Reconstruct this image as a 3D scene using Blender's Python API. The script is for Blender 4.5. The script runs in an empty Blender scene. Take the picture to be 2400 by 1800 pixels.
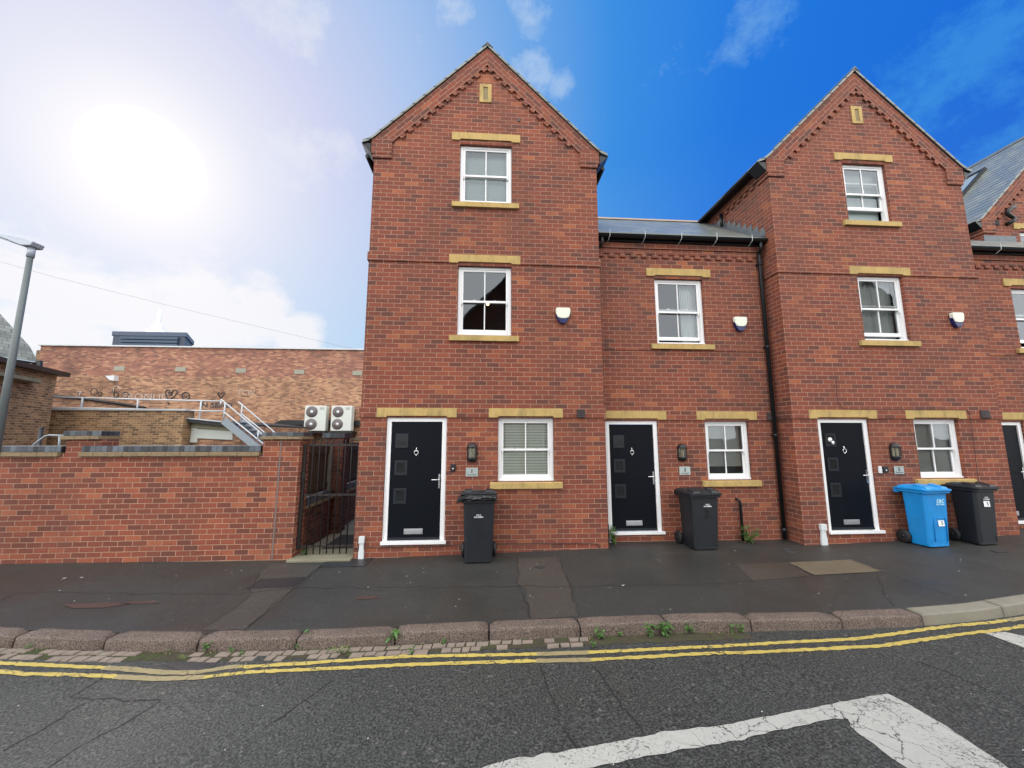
import bpy, bmesh, math, random
from mathutils import Vector, Matrix, noise
R=math.radians
SC=bpy.context.scene
COL=SC.collection
random.seed(7)
# ------------------------------------------------------------------ camera model (metres, eye at the origin, y = away from the eye)
D=6.85; FPX=900.0; PITCH=R(7.70387854); YAW=R(3.79704449)
SET=0.38
def ray(x,y):
    u=x-1200.0; v=900.0-y
    cp,sp=math.cos(PITCH),math.sin(PITCH); Y=FPX*cp-v*sp; Z=FPX*sp+v*cp
    cy,sy=math.cos(YAW),math.sin(YAW)
    return Vector((cy*u+sy*Y,-sy*u+cy*Y,Z))
def at(px,py,Y=D):
    r=ray(px,py); return r*(Y/r.y)
def on_plane(px,py,p,n):
    r=ray(px,py); return r*(Vector(p).dot(n)/r.dot(n))
def interp(tab,x):
    if x<=tab[0][0]: return tab[0][1]
    for (a,b),(c,d) in zip(tab,tab[1:]):
        if x<=c: return b+(d-b)*(x-a)/(c-a)
    return tab[-1][1]
ZW=[(-60,-2.0),(-7,-1.985),(-3.2,-2.015),(-2.2,-2.02),(2.1,-1.925),(5.7,-1.945),(9.9,-1.83),(14,-1.72),(60,-1.0)]
YK=[(-60,9.0),(-16,6.2),(-9,5.25),(-6.5,4.95),(-5.2,4.8),(-3.83,4.66),(-3.01,4.61),(-1.85,4.57),(-.91,4.55),(.04,4.53),(1.,4.5),(1.95,4.47),(2.87,4.46),(3.82,4.44),(4.71,4.45),(5.78,4.55),(6.7,4.66),(9,5.05),(14,6.1),(60,18)]
def yk(x): return interp(YK,x)
def zp(x,y): return interp(ZW,x)-.025*(D-min(y,D))
def zr(x,y):
    k=yk(x)-.14
    return zp(x,k)-.103+.02*min(max(k-y,0),3.0)
def gnd(px,py,f=zp):
    r=ray(px,py); z=-2.0
    for _ in range(40):
        p=r*(z/r.z); z=z*.3+.7*f(p.x,p.y)
    p=r*(z/r.z); return Vector((p.x,p.y,f(p.x,p.y)))
# ------------------------------------------------------------------ materials
def lin(c):
    return tuple((v/255/12.92 if v/255<=.04045 else ((v/255+.055)/1.055)**2.4) for v in c)
MATS={}
class NT:
    def __init__(s,name):
        s.m=bpy.data.materials.new(name); s.m.use_nodes=True; s.t=s.m.node_tree; s.t.nodes.clear()
        s.out=s.n('ShaderNodeOutputMaterial')
    def n(s,typ,**kw):
        nd=s.t.nodes.new(typ)
        for k,v in kw.items():
            if k=='ins':
                for a,b in v.items(): nd.inputs[a].default_value=b
            else: setattr(nd,k,v)
        return nd
    def l(s,a,b): s.t.links.new(a,b)
    def val(s,sock,v):
        if hasattr(v,'is_linked') or isinstance(v,bpy.types.NodeSocket): s.l(v,sock)
        else: sock.default_value=v
    def math(s,op,a,b=None,clamp=False):
        nd=s.n('ShaderNodeMath',operation=op); nd.use_clamp=clamp; s.val(nd.inputs[0],a)
        if b is not None: s.val(nd.inputs[1],b)
        return nd.outputs[0]
    def mix(s,f,a,b,bt='MIX'):
        nd=s.n('ShaderNodeMix',data_type='RGBA',blend_type=bt); s.val(nd.inputs[0],f)
        for k,v in ((6,a),(7,b)):
            if isinstance(v,(tuple,list)): nd.inputs[k].default_value=(*v[:3],1)
            else: s.l(v,nd.inputs[k])
        return nd.outputs[2]
    def ramp(s,f,stops,interp='LINEAR'):
        nd=s.n('ShaderNodeValToRGB'); cr=nd.color_ramp; cr.interpolation=interp
        while len(cr.elements)<len(stops): cr.elements.new(.5)
        for e,(p,c) in zip(cr.elements,stops):
            e.position=p; e.color=(*c[:3],1) if isinstance(c,(tuple,list)) else (c,c,c,1)
        s.val(nd.inputs[0],f); return nd.outputs[0]
    def pos(s): return s.n('ShaderNodeNewGeometry').outputs['Position']
    def noise(s,scale,detail=4,rough=.55,vec=None,out=0,stretch=None):
        nd=s.n('ShaderNodeTexNoise',ins={'Scale':scale,'Detail':detail,'Roughness':rough})
        v=vec or s.pos()
        if stretch:
            mp=s.n('ShaderNodeMapping',ins={'Scale':stretch}); s.l(v,mp.inputs[0]); v=mp.outputs[0]
        s.l(v,nd.inputs['Vector']); return nd.outputs[out]
    def bsdf(s,base,rough=.6,metal=0,spec=.5,normal=None,**kw):
        b=s.n('ShaderNodeBsdfPrincipled')
        if isinstance(base,(tuple,list)): b.inputs['Base Color'].default_value=(*base[:3],1)
        else: s.l(base,b.inputs['Base Color'])
        s.val(b.inputs['Roughness'],rough); b.inputs['Metallic'].default_value=metal
        s.val(b.inputs['Specular IOR Level'],spec)
        if normal: s.l(normal,b.inputs['Normal'])
        for k,v in kw.items(): s.val(b.inputs[k],v)
        return b
    def bump(s,h,dist=.004,strength=1.0,inv=False):
        nd=s.n('ShaderNodeBump',invert=inv,ins={'Strength':strength,'Distance':dist}); s.val(nd.inputs['Height'],h); return nd.outputs[0]
    def done(s,sh):
        s.l(sh.outputs[0] if hasattr(sh,'outputs') else sh,s.out.inputs[0]); return s.m
def mat(name,f):
    if name not in MATS: MATS[name]=f(NT(name))
    return MATS[name]
def plain(name,c,rough=.5,metal=0,var=.12,nscale=6,spec=.5,bump=0,bscale=60,**kw):
    def f(t):
        nz=t.noise(nscale,5,.6)
        col=t.mix(nz,tuple(v*(1-var) for v in c),tuple(v*(1+var) for v in c))
        rr=t.math('ADD',t.math('MULTIPLY',t.noise(nscale*2.3,3),.16),rough-.08)
        nm=t.bump(t.noise(bscale,4,.6),bump) if bump else None
        return t.done(t.bsdf(col,rr,metal,spec,nm,**kw))
    return mat(name,f)
def brick_mat(name,stops,mortar,bw=.225,bh=.083,ms=.0055,uo=0,vo=-.324,cluster=.26,rough=.85,offset=.5,freq=2,dirt=.42,upper=None,bumpd=.007,fine=.2):
    def f(t):
        uv=t.n('ShaderNodeUVMap').outputs[0]
        mp=t.n('ShaderNodeMapping'); mp.inputs['Location'].default_value=(uo,vo,0); t.l(uv,mp.inputs[0])
        # slight wobble of the courses
        wb=t.noise(3.1,2,.5,vec=mp.outputs[0],out=1)
        ad=t.n('ShaderNodeVectorMath',operation='SCALE'); t.l(wb,ad.inputs[0]); ad.inputs['Scale'].default_value=.006
        a2=t.n('ShaderNodeVectorMath',operation='ADD'); t.l(mp.outputs[0],a2.inputs[0]); t.l(ad.outputs[0],a2.inputs[1])
        wb2=t.noise(45,2,.5,vec=mp.outputs[0],out=1)
        ad2=t.n('ShaderNodeVectorMath',operation='SCALE'); t.l(wb2,ad2.inputs[0]); ad2.inputs['Scale'].default_value=.0035
        a3=t.n('ShaderNodeVectorMath',operation='ADD'); t.l(a2.outputs[0],a3.inputs[0]); t.l(ad2.outputs[0],a3.inputs[1])
        b=t.n('ShaderNodeTexBrick',offset=offset,offset_frequency=freq)
        for k,v in (('Scale',1),('Mortar Size',ms),('Mortar Smooth',.25),('Bias',0),('Brick Width',bw),('Row Height',bh)): b.inputs[k].default_value=v
        b.inputs['Color1'].default_value=(0,0,0,1); b.inputs['Color2'].default_value=(1,1,1,1); b.inputs['Mortar'].default_value=(.5,.5,.5,1)
        t.l(a3.outputs[0],b.inputs['Vector'])
        cl=t.math('MULTIPLY',t.math('SUBTRACT',t.noise(.55,3,.6,vec=mp.outputs[0]),.5),cluster*2)
        v=t.math('ADD',b.outputs['Color'],cl,clamp=True)
        col=t.ramp(v,stops)
        if upper:
            z=t.n('ShaderNodeSeparateXYZ'); t.l(t.pos(),z.inputs[0])
            k=t.math('GREATER_THAN',z.outputs[2],upper[0]); col=t.mix(k,col,t.ramp(v,upper[1]))
        g=t.noise(38,4,.7,vec=mp.outputs[0])
        col=t.mix(fine*2,col,t.ramp(g,[(.25,.15),(.75,.85)]),'OVERLAY')
        # smoked ends of the faces
        g2=t.noise(9,3,.6,vec=mp.outputs[0],stretch=(.35,1,1)); col=t.mix(t.math('MULTIPLY',t.ramp(g2,[(.5,0.),(.72,1.)]),.22),col,(.12,.05,.04))
        mcol=t.mix(t.noise(7,4,.6,vec=mp.outputs[0]),tuple(m*.55 for m in mortar),tuple(m*1.25 for m in mortar))
        col=t.mix(b.outputs['Fac'],col,mcol)
        dn=t.noise(1.3,6,.65,stretch=(1,1,.28)); col=t.mix(t.math('MULTIPLY',t.ramp(dn,[(.42,0.),(.75,1.)]),dirt),col,(.075,.05,.04))
        h=t.math('ADD',t.math('MULTIPLY',b.outputs['Fac'],-1.0),t.math('MULTIPLY',g,.35))
        return t.done(t.bsdf(col,rough,0,.3,t.bump(h,bumpd)))
    return mat(name,f)
RED=[(p,tuple(v*k for v,k in zip(c,(.86,.73,.66)))) for p,c in [(0,(.140,.064,.054)),(.08,(.160,.066,.053)),(.22,(.215,.074,.053)),(.5,(.240,.080,.055)),(.78,(.268,.087,.056)),(.93,(.31,.104,.06)),(1,(.40,.15,.075))]]
M_BRICK=brick_mat('facing_brick',RED,(.48,.29,.20),ms=.0050)
M_BRICK3=brick_mat('facing_brick_middle_house',RED,(.48,.29,.20),ms=.0050,uo=.07)
M_BRICKG=brick_mat('garden_wall_brick',[(0,(.135,.046,.032)),(.3,(.185,.055,.035)),(.6,(.225,.061,.036)),(.85,(.275,.077,.041)),(1,(.35,.11,.054))],(.50,.30,.20),ms=.0055,uo=.03,cluster=.2)
OR=[(0,(.20,.11,.075)),(.25,(.33,.165,.10)),(.6,(.45,.235,.14)),(1,(.56,.33,.19))]
M_WH=brick_mat('warehouse_brick',OR,(.42,.30,.2),bw=.215,bh=.075,ms=.006,cluster=.5,upper=(3.03,[(0,(.20,.09,.075)),(.35,(.31,.13,.095)),(.7,(.39,.165,.115)),(1,(.52,.28,.17))]),dirt=.4)
M_BROWN=brick_mat('brown_brick',[(0,(.13,.08,.045)),(.35,(.22,.13,.07)),(.7,(.31,.18,.09)),(1,(.40,.25,.13))],(.55,.40,.26),bw=.225,bh=.075,ms=.007,cluster=.3,dirt=.45)
M_BLUEB=brick_mat('blue_coping_brick',[(0,(.025,.028,.034)),(.5,(.055,.065,.08)),(1,(.12,.15,.18))],(.09,.085,.08),bw=.0865,bh=3.,ms=.006,vo=1.3,offset=0,rough=.5,cluster=.1,dirt=.1,fine=.1)
M_SLATE=None
def f_slate(t):
    uv=t.n('ShaderNodeUVMap').outputs[0]
    b=t.n('ShaderNodeTexBrick',offset=.5)
    for k,v in (('Scale',1),('Mortar Size',.004),('Mortar Smooth',.1),('Bias',0),('Brick Width',.25),('Row Height',.2)): b.inputs[k].default_value=v
    b.inputs['Color1'].default_value=(0,0,0,1); b.inputs['Color2'].default_value=(1,1,1,1); b.inputs['Mortar'].default_value=(0,0,0,1)
    t.l(uv,b.inputs['Vector'])
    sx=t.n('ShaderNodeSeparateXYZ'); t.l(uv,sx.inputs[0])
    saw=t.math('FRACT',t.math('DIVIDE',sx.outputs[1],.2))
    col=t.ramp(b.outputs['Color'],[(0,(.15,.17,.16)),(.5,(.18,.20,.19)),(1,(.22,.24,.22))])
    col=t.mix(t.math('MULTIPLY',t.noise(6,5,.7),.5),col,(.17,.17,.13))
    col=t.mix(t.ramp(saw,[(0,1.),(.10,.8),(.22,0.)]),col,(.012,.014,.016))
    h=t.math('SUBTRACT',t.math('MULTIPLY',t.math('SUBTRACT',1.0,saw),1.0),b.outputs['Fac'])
    rr=t.math('ADD',t.math('MULTIPLY',b.outputs['Color'],.12),.30)
    return t.done(t.bsdf(col,rr,0,.5,t.bump(h,.012)))
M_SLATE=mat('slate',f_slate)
def f_slate2(t):
    uv=t.n('ShaderNodeUVMap').outputs[0]
    b=t.n('ShaderNodeTexBrick',offset=.5)
    for k,v in (('Scale',1),('Mortar Size',.006),('Mortar Smooth',.1),('Bias',0),('Brick Width',.3),('Row Height',.2)): b.inputs[k].default_value=v
    b.inputs['Color1'].default_value=(0,0,0,1); b.inputs['Color2'].default_value=(1,1,1,1); b.inputs['Mortar'].default_value=(0,0,0,1)
    t.l(uv,b.inputs['Vector'])
    col=t.ramp(b.outputs['Color'],[(0,(.12,.13,.125)),(1,(.24,.25,.225))]); col=t.mix(b.outputs['Fac'],col,(.03,.03,.03))
    return t.done(t.bsdf(col,.8,0,.2))
M_SLATE2=mat('matt_slate',f_slate2)
def f_stone(t):
    nz=t.noise(5,6,.65); g=t.noise(90,3,.6)
    col=t.mix(nz,(.40,.265,.095),(.55,.40,.16)); col=t.mix(.25,col,t.ramp(g,[(.3,.25),(.7,.75)]),'OVERLAY')
    st=t.noise(3.2,7,.75,stretch=(1.8,1,.6)); col=t.mix(t.math('MULTIPLY',t.ramp(st,[(.46,0.),(.68,1.)]),.55),col,(.15,.12,.06))
    return t.done(t.bsdf(col,.85,0,.25,t.bump(g,.002)))
M_STONE=mat('yellow_sandstone',f_stone)
M_WHITE=plain('white_upvc',(.80,.80,.80),.35,var=.03,nscale=3)
M_WHITE2=plain('weathered_white_plastic',(.62,.65,.66),.45,var=.12)
M_DOOR=plain('black_door_skin',(.003,.0045,.008),.45,var=.3,nscale=30,bump=.0005,bscale=220,spec=.12)
M_DOORT=plain('black_door_trim',(.013,.016,.021),.35,var=.2,spec=.3)
M_BLKP=plain('black_gloss_pipe',(.007,.009,.011),.33,var=.2,spec=.35)
M_BLKM=plain('black_painted_metal',(.012,.012,.013),.45,var=.3)
M_IRON=plain('rusty_black_iron',(.014,.009,.008),.6,var=.5,nscale=25)
M_CHROME=plain('polished_chrome',(.72,.72,.73),.18,1.0,var=.05)
M_LEAD=plain('lead_flashing',(.10,.12,.135),.55,.0,var=.35,nscale=9)
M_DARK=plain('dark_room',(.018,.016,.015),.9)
M_WALLIN=plain('room_wall',(.12,.10,.09),.9)
M_BLIND=plain('cream_blind',(.78,.79,.70),.6,var=.05)
M_BLINDG=plain('grey_blind',(.46,.46,.43),.6,var=.08)
M_CURT=plain('voile_curtain',(.62,.66,.66),.8,var=.06)
M_CURTG=plain('grey_curtain',(.42,.45,.44),.8,var=.1)
M_CONC=plain('concrete',(.20,.185,.125),.85,var=.3,nscale=3,bump=.002)
M_KERBC=plain('concrete_kerb',(.20,.185,.145),.8,var=.25,nscale=5,bump=.002)
M_CREAS=plain('mossy_creasing_tile',(.22,.16,.09),.9,var=.45,nscale=11,bump=.003,bscale=30)
M_TIMBER=None
def f_tim(t):
    w=t.n('ShaderNodeTexWave',bands_direction='Y',ins={'Scale':2.9,'Distortion':1.2,'Detail':4}); t.l(t.pos(),w.inputs['Vector'])
    nz=t.noise(4,5,.7,stretch=(6,6,.6))
    col=t.mix(nz,(.028,.018,.011),(.13,.09,.058)); col=t.mix(t.math('MULTIPLY',w.outputs['Fac'],.4),col,(.02,.013,.01))
    return t.done(t.bsdf(col,.8,0,.2))
M_TIMBER=mat('fence_timber',f_tim)
def f_glass(t):
    fr=t.n('ShaderNodeFresnel',ins={'IOR':1.5})
    k=t.math('MINIMUM',t.math('ADD',t.math('MULTIPLY',fr.outputs[0],1.5),.03),1.0)
    tr=t.n('ShaderNodeBsdfTransparent'); tr.inputs[0].default_value=(.90,.93,.92,1)
    gl=t.n('ShaderNodeBsdfGlossy'); gl.inputs['Color'].default_value=(.85,.9,.95,1); gl.inputs['Roughness'].default_value=.015
    nm=t.bump(t.noise(1.3,2,.5),.004); t.l(nm,gl.inputs['Normal'])
    mx=t.n('ShaderNodeMixShader'); t.l(k,mx.inputs[0]); t.l(tr.outputs[0],mx.inputs[1]); t.l(gl.outputs[0],mx.inputs[2])
    return t.done(mx)
M_GLASS=mat('window_glass',f_glass)
def asphalt(name,c,grain=1.0,gs=140,rough=.62,tint=(.055,.035,.028),tintk=.35,spec=.5,low=.5,wet=.25,gum=0):
    def f(t):
        g=t.noise(gs,2,.8); g2=t.noise(gs*.42,2,.6)
        vo=t.n('ShaderNodeTexVoronoi',ins={'Scale':gs*.75}); t.l(t.pos(),vo.inputs['Vector'])
        base=t.mix(t.noise(low,7,.68),tuple(v*.60 for v in c),tuple(v*1.36 for v in c))
        base=t.mix(t.math('MULTIPLY',t.ramp(t.noise(.8,4,.6),[(.5,0.),(.7,1.)]),tintk),base,tint)
        gg=t.ramp(g,[(.36,.25),(.5,.9),(.64,2.2)]); base=t.mix(grain,base,t.mix(1.0,base,gg,'MULTIPLY'))
        sp=t.math('MULTIPLY',t.ramp(vo.outputs['Color'],[(.86,0.),(.9,1.)]),t.ramp(g2,[(.44,0.),(.54,1.)]))
        base=t.mix(t.math('MULTIPLY',sp,.45*grain),base,(.20,.18,.155))
        if gum:
            vg=t.n('ShaderNodeTexVoronoi',ins={'Scale':3.2}); t.l(t.pos(),vg.inputs['Vector'])
            base=t.mix(t.math('MULTIPLY',t.ramp(vg.outputs['Distance'],[(.045,1.),(.07,0.)]),.5),base,(.10,.098,.09))
            vg=t.n('ShaderNodeTexVoronoi',ins={'Scale':4.7}); t.l(t.pos(),vg.inputs['Vector'])
            base=t.mix(t.math('MULTIPLY',t.ramp(vg.outputs['Distance'],[(.05,1.),(.08,0.)]),.6),base,(.014,.014,.014))
        wt=t.ramp(t.noise(.45,4,.6),[(.42,0.),(.62,1.)])
        rr=t.math('SUBTRACT',rough,t.math('MULTIPLY',wt,wet))
        h=t.math('ADD',g,t.math('MULTIPLY',vo.outputs['Distance'],.8))
        return t.done(t.bsdf(base,rr,0,spec,t.bump(h,.004*grain)))
    return mat(name,f)
M_PAVE=asphalt('footway_asphalt',(.029,.0295,.0275),.55,95,.66,tint=(.045,.034,.024),wet=.26,gum=1)
M_PAVE2=asphalt('footway_trench_asphalt',(.044,.041,.036),.5,95,.7,tintk=.2)
M_PAVE3=asphalt('footway_dark_patch_asphalt',(.020,.022,.025),.4,95,.6,tintk=.1)
M_PAVE4=asphalt('footway_brown_asphalt',(.046,.040,.034),.5,95,.65)
M_ROAD=asphalt('road_asphalt',(.040,.0425,.0395),1.0,58,.66,tint=(.046,.04,.034),tintk=.3,low=.35,wet=.10,spec=.42)
M_CRACK=plain('crack_filler',(.012,.012,.012),.7)
M_RUST=plain('reddish_stain',(.055,.027,.02),.7,var=.3)
def f_granite(t):
    g=t.noise(85,3,.8); n=t.noise(3,5,.6)
    col=t.mix(n,(.070,.052,.043),(.175,.130,.105)); col=t.mix(.9,col,t.ramp(g,[(.38,.05),(.62,1.)]),'OVERLAY')
    gn=t.noise(2,5,.7); col=t.mix(t.math('MULTIPLY',t.ramp(gn,[(.5,0.),(.8,1.)]),.4),col,(.06,.055,.035))
    return t.done(t.bsdf(col,.7,0,.4,t.bump(t.math('ADD',g,t.noise(16,4,.6)),.006)))
M_GRAN=mat('pink_granite_kerb',f_granite)
M_SETT=plain('granite_sett',(.22,.175,.14),.75,var=.4,nscale=9,bump=.004,bscale=50)
def paint(name,c,worn=.5,crack=7,cw=.03):
    def f(t):
        vo=t.n('ShaderNodeTexVoronoi',feature='DISTANCE_TO_EDGE',ins={'Scale':crack})
        wv=t.noise(9,4,.6,out=1); vm=t.n('ShaderNodeVectorMath',operation='SCALE'); vm.inputs['Scale'].default_value=.12; t.l(wv,vm.inputs[0])
        va=t.n('ShaderNodeVectorMath',operation='ADD'); t.l(t.pos(),va.inputs[0]); t.l(vm.outputs[0],va.inputs[1]); t.l(va.outputs[0],vo.inputs['Vector'])
        k=t.ramp(vo.outputs['Distance'],[(cw*.35,1.),(cw,0.)])
        k=t.math('MULTIPLY',k,t.ramp(t.noise(2.3,3,.6),[(.38,.0),(.6,1.)]))
        chip=t.ramp(t.math('ADD',t.math('MULTIPLY',t.noise(48,5,.8),.75),t.math('MULTIPLY',t.noise(3,4,.6),.3)),[(worn,0.),(worn+.06,1.)])
        k=t.math('MAXIMUM',k,chip)
        col=t.mix(t.noise(12,5,.7),tuple(v*.72 for v in c),tuple(min(v*1.12,.9) for v in c))
        col=t.mix(t.math('MULTIPLY',t.noise(140,2,.6),.35),col,(.12,.11,.09))
        col=t.mix(k,col,(.05,.05,.048))
        return t.done(t.bsdf(col,.6,0,.4,t.bump(t.noise(90,3,.6),.003)))
    return mat(name,f)
M_YEL=paint('yellow_road_paint',(.60,.46,.10),.60,5,.025)
M_YELO=paint('faded_beige_yellow_paint',(.36,.29,.14),.6,5,.02)
M_WHP=paint('cracked_white_road_paint',(.50,.50,.46),.585,5.5,.022)
M_LEAF=plain('weed_leaf',(.065,.15,.03),.5,var=.5,nscale=30,**{'Subsurface Weight':.0})
M_LEAF2=plain('pale_grass_blade',(.16,.22,.05),.55,var=.4,nscale=30)
M_DRY=plain('dead_leaf',(.30,.20,.09),.8,var=.4)
M_LITTER=plain('white_litter',(.6,.6,.57),.7)
M_BINB=plain('black_bin_plastic',(.008,.0105,.0145),.47,var=.45,nscale=7,bump=.0005,bscale=300)
M_BINU=plain('blue_bin_plastic',(.006,.235,.60),.42,var=.28,nscale=6,bump=.0004,bscale=300)
M_RUB=plain('black_rubber',(.010,.010,.011),.6)
M_BAG=plain('black_bin_bag',(.012,.012,.014),.22,var=.2)
M_TXTW=plain('white_print',(.75,.78,.8),.5,var=.03)
M_TXTB=plain('black_print',(.01,.01,.012),.5,var=.03)
M_TXTC=plain('pale_blue_print',(.45,.78,.9),.5,var=.03)
M_STICK=plain('white_sticker',(.82,.85,.84),.4,var=.03)
M_ALW=plain('cream_alarm_cover',(.72,.74,.62),.35,var=.04)
M_ALB=plain('navy_alarm_base',(.012,.016,.10),.3,var=.1)
M_PLQ=plain('brushed_plaque',(.42,.47,.45),.35,.3,var=.1)
M_LGLASS=plain('lamp_glass',(.30,.26,.16),.12,var=.1)
M_BULB=plain('cream_bulb',(.72,.66,.5),.4)
M_GALV=plain('galvanised_steel',(.50,.53,.55),.45,.1,var=.12)
M_GREYM=plain('grey_painted_steel',(.25,.29,.32),.5,.1,var=.15)
M_LAMPP=plain('grey_green_lamp_post',(.11,.128,.13),.5,.0,var=.15)
M_LAMPH=plain('pale_grey_lantern',(.38,.42,.48),.4,.1,var=.08)
M_PLANT=plain('navy_louvre_metal',(.022,.034,.06),.45,.1,var=.25)
M_RENDER=plain('pale_render',(.52,.55,.50),.8,var=.12,nscale=3)
M_GRAFB=plain('black_spray_paint',(.05,.045,.05),.7)
M_GRAFW=plain('white_spray_paint',(.46,.36,.30),.7)
M_GREYV=plain('dark_grey_vent',(.055,.04,.04),.6)
M_AC=plain('white_casing',(.60,.63,.58),.45,var=.05)
M_FAN=plain('grey_fan_grille',(.14,.12,.12),.5,var=.2)
M_GROUND=plain('waste_ground',(.09,.085,.075),.9,var=.3,nscale=1)
M_TERRA=plain('redwood_brick',(.20,.06,.04),.9)
M_COVER=plain('cast_iron_cover',(.03,.03,.032),.5,var=.4,nscale=40,bump=.003,bscale=120)
M_TAN=plain('tan_cover_screed',(.105,.080,.050),.8,var=.35,nscale=6,bump=.003,bscale=120)
def f_em(t):
    e=t.n('ShaderNodeEmission',ins={'Strength':6.0}); e.inputs[0].default_value=(1,.72,.38,1); return t.done(e)
M_LIT=mat('lit_bulb',f_em)
# ------------------------------------------------------------------ mesh builder
class MB:
    def __init__(s): s.v=[];s.f=[];s.uv=[];s.sm=[];s.mi=[]
    def face(s,pts,uv=None,sm=False,mi=0):
        pts=[Vector(p) for p in pts]; i=len(s.v); s.v+=pts; s.f.append(list(range(i,i+len(pts))))
        if uv is None:
            n=Vector((0,0,0))
            for a in range(len(pts)):
                p,q=pts[a],pts[(a+1)%len(pts)]; n+=Vector(((p.y-q.y)*(p.z+q.z),(p.z-q.z)*(p.x+q.x),(p.x-q.x)*(p.y+q.y)))
            ax,ay,az=abs(n.x),abs(n.y),abs(n.z)
            if az>=ax and az>=ay: uv=[(p.x,p.y) for p in pts]
            elif ay>=ax: uv=[(p.x,p.z) for p in pts]
            else: uv=[(p.y-D+.1125,p.z) for p in pts]
        s.uv+=list(uv); s.sm.append(sm); s.mi.append(mi); return s
    def box(s,x0,x1,y0,y1,z0,z1,mi=0,uvf=None):
        P=lambda x,y,z:(x,y,z)
        q=[[(x0,y0,z0),(x1,y0,z0),(x1,y0,z1),(x0,y0,z1)],[(x1,y1,z0),(x0,y1,z0),(x0,y1,z1),(x1,y1,z1)],
           [(x0,y1,z0),(x0,y0,z0),(x0,y0,z1),(x0,y1,z1)],[(x1,y0,z0),(x1,y1,z0),(x1,y1,z1),(x1,y0,z1)],
           [(x0,y0,z1),(x1,y0,z1),(x1,y1,z1),(x0,y1,z1)],[(x0,y1,z0),(x1,y1,z0),(x1,y0,z0),(x0,y0,z0)]]
        for a in q: s.face(a,mi=mi,uv=[uvf(Vector(p)) for p in a] if uvf else None)
        return s
    def obox(s,c,ex,ey,ez,mi=0):
        c=Vector(c);ex=Vector(ex);ey=Vector(ey);ez=Vector(ez)
        g=lambda a,b,d:c+ex*a+ey*b+ez*d
        for a in ([(-1,-1,-1),(1,-1,-1),(1,-1,1),(-1,-1,1)],[(1,1,-1),(-1,1,-1),(-1,1,1),(1,1,1)],[(-1,1,-1),(-1,-1,-1),(-1,-1,1),(-1,1,1)],
                  [(1,-1,-1),(1,1,-1),(1,1,1),(1,-1,1)],[(-1,-1,1),(1,-1,1),(1,1,1),(-1,1,1)],[(-1,1,-1),(1,1,-1),(1,-1,-1),(-1,-1,-1)]):
            s.face([g(*p) for p in a],mi=mi)
        return s
    def prism(s,poly,y0,y1,mi=0,f=lambda a,b,y:(a,y,b),uvf=None):
        n=len(poly)
        A=[f(a,b,y0) for a,b in poly];B=[f(a,b,y1) for a,b in poly]
        u=[uvf(*p) for p in poly] if uvf else None
        s.face(A,mi=mi,uv=u); s.face(B[::-1],mi=mi,uv=u[::-1] if u else None)
        for i in range(n):
            j=(i+1)%n; s.face([A[i],B[i],B[j],A[j]],mi=mi)
        return s
    def tube(s,pts,r,n=8,mi=0,caps=True):
        pts=[Vector(p) for p in pts]; rs=r if isinstance(r,(list,tuple)) else [r]*len(pts); rings=[]
        up=None
        for i,p in enumerate(pts):
            t=(pts[min(i+1,len(pts)-1)]-pts[max(i-1,0)]).normalized()
            if up is None: up=t.orthogonal().normalized()
            up=(up-t*up.dot(t)); up=up.normalized() if up.length>1e-6 else t.orthogonal().normalized()
            b=t.cross(up)
            rings.append([p+(up*math.cos(2*math.pi*k/n)+b*math.sin(2*math.pi*k/n))*rs[i] for k in range(n)])
        for a,b in zip(rings,rings[1:]):
            for k in range(n): s.face([a[k],a[(k+1)%n],b[(k+1)%n],b[k]],sm=True,mi=mi)
        if caps: s.face(rings[0][::-1],mi=mi); s.face(rings[-1],mi=mi)
        return s
    def lathe(s,prof,c,n=16,axis='z',mi=0,a0=0,a1=2*math.pi):
        c=Vector(c)
        def P(r,h,a):
            if axis=='z': return c+Vector((r*math.cos(a),r*math.sin(a),h))
            if axis=='y': return c+Vector((r*math.cos(a),h,r*math.sin(a)))
            return c+Vector((h,r*math.cos(a),r*math.sin(a)))
        for (r0,h0),(r1,h1) in zip(prof,prof[1:]):
            for k in range(n):
                t0=a0+(a1-a0)*k/n;t1=a0+(a1-a0)*(k+1)/n
                q=[P(r0,h0,t0),P(r0,h0,t1),P(r1,h1,t1),P(r1,h1,t0)]
                if r0<1e-6: q=[q[0],q[2],q[3]]
                elif r1<1e-6: q=[q[0],q[1],q[2]]
                s.face(q,sm=True,mi=mi)
        return s
    def pieces(s):
        key={}; par=list(range(len(s.f)))
        def find(a):
            while par[a]!=a: par[a]=par[par[a]]; a=par[a]
            return a
        for i,f in enumerate(s.f):
            for v in f:
                k=(round(s.v[v].x,4),round(s.v[v].y,4),round(s.v[v].z,4))
                if k in key: par[find(i)]=find(key[k])
                else: key[k]=i
        g={}
        for i in range(len(s.f)): g.setdefault(find(i),[]).append(i)
        isl=list(g.values())
        if len(isl)<2 or len(isl)>160: return [list(range(len(s.f)))]
        bx=[]
        for fs in isl:
            P=[s.v[v] for i in fs for v in s.f[i]]; bx.append(([min(p[k] for p in P) for k in range(3)],[max(p[k] for p in P) for k in range(3)]))
        sz=[max(h[k]-l[k] for k in range(3)) for l,h in bx]; q=list(range(len(isl)))
        def f2(a):
            while q[a]!=a: a=q[a]
            return a
        for a in range(len(isl)):
            for b in range(a+1,len(isl)):
                gap=math.sqrt(sum(max(0,bx[a][0][k]-bx[b][1][k],bx[b][0][k]-bx[a][1][k])**2 for k in range(3)))
                if gap<=max(.02,.5*max(sz[a],sz[b]))*.98: q[f2(a)]=f2(b)
        o={}
        for i in range(len(isl)): o.setdefault(f2(i),[]).extend(isl[i])
        return [sorted(x) for x in o.values()]
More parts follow.
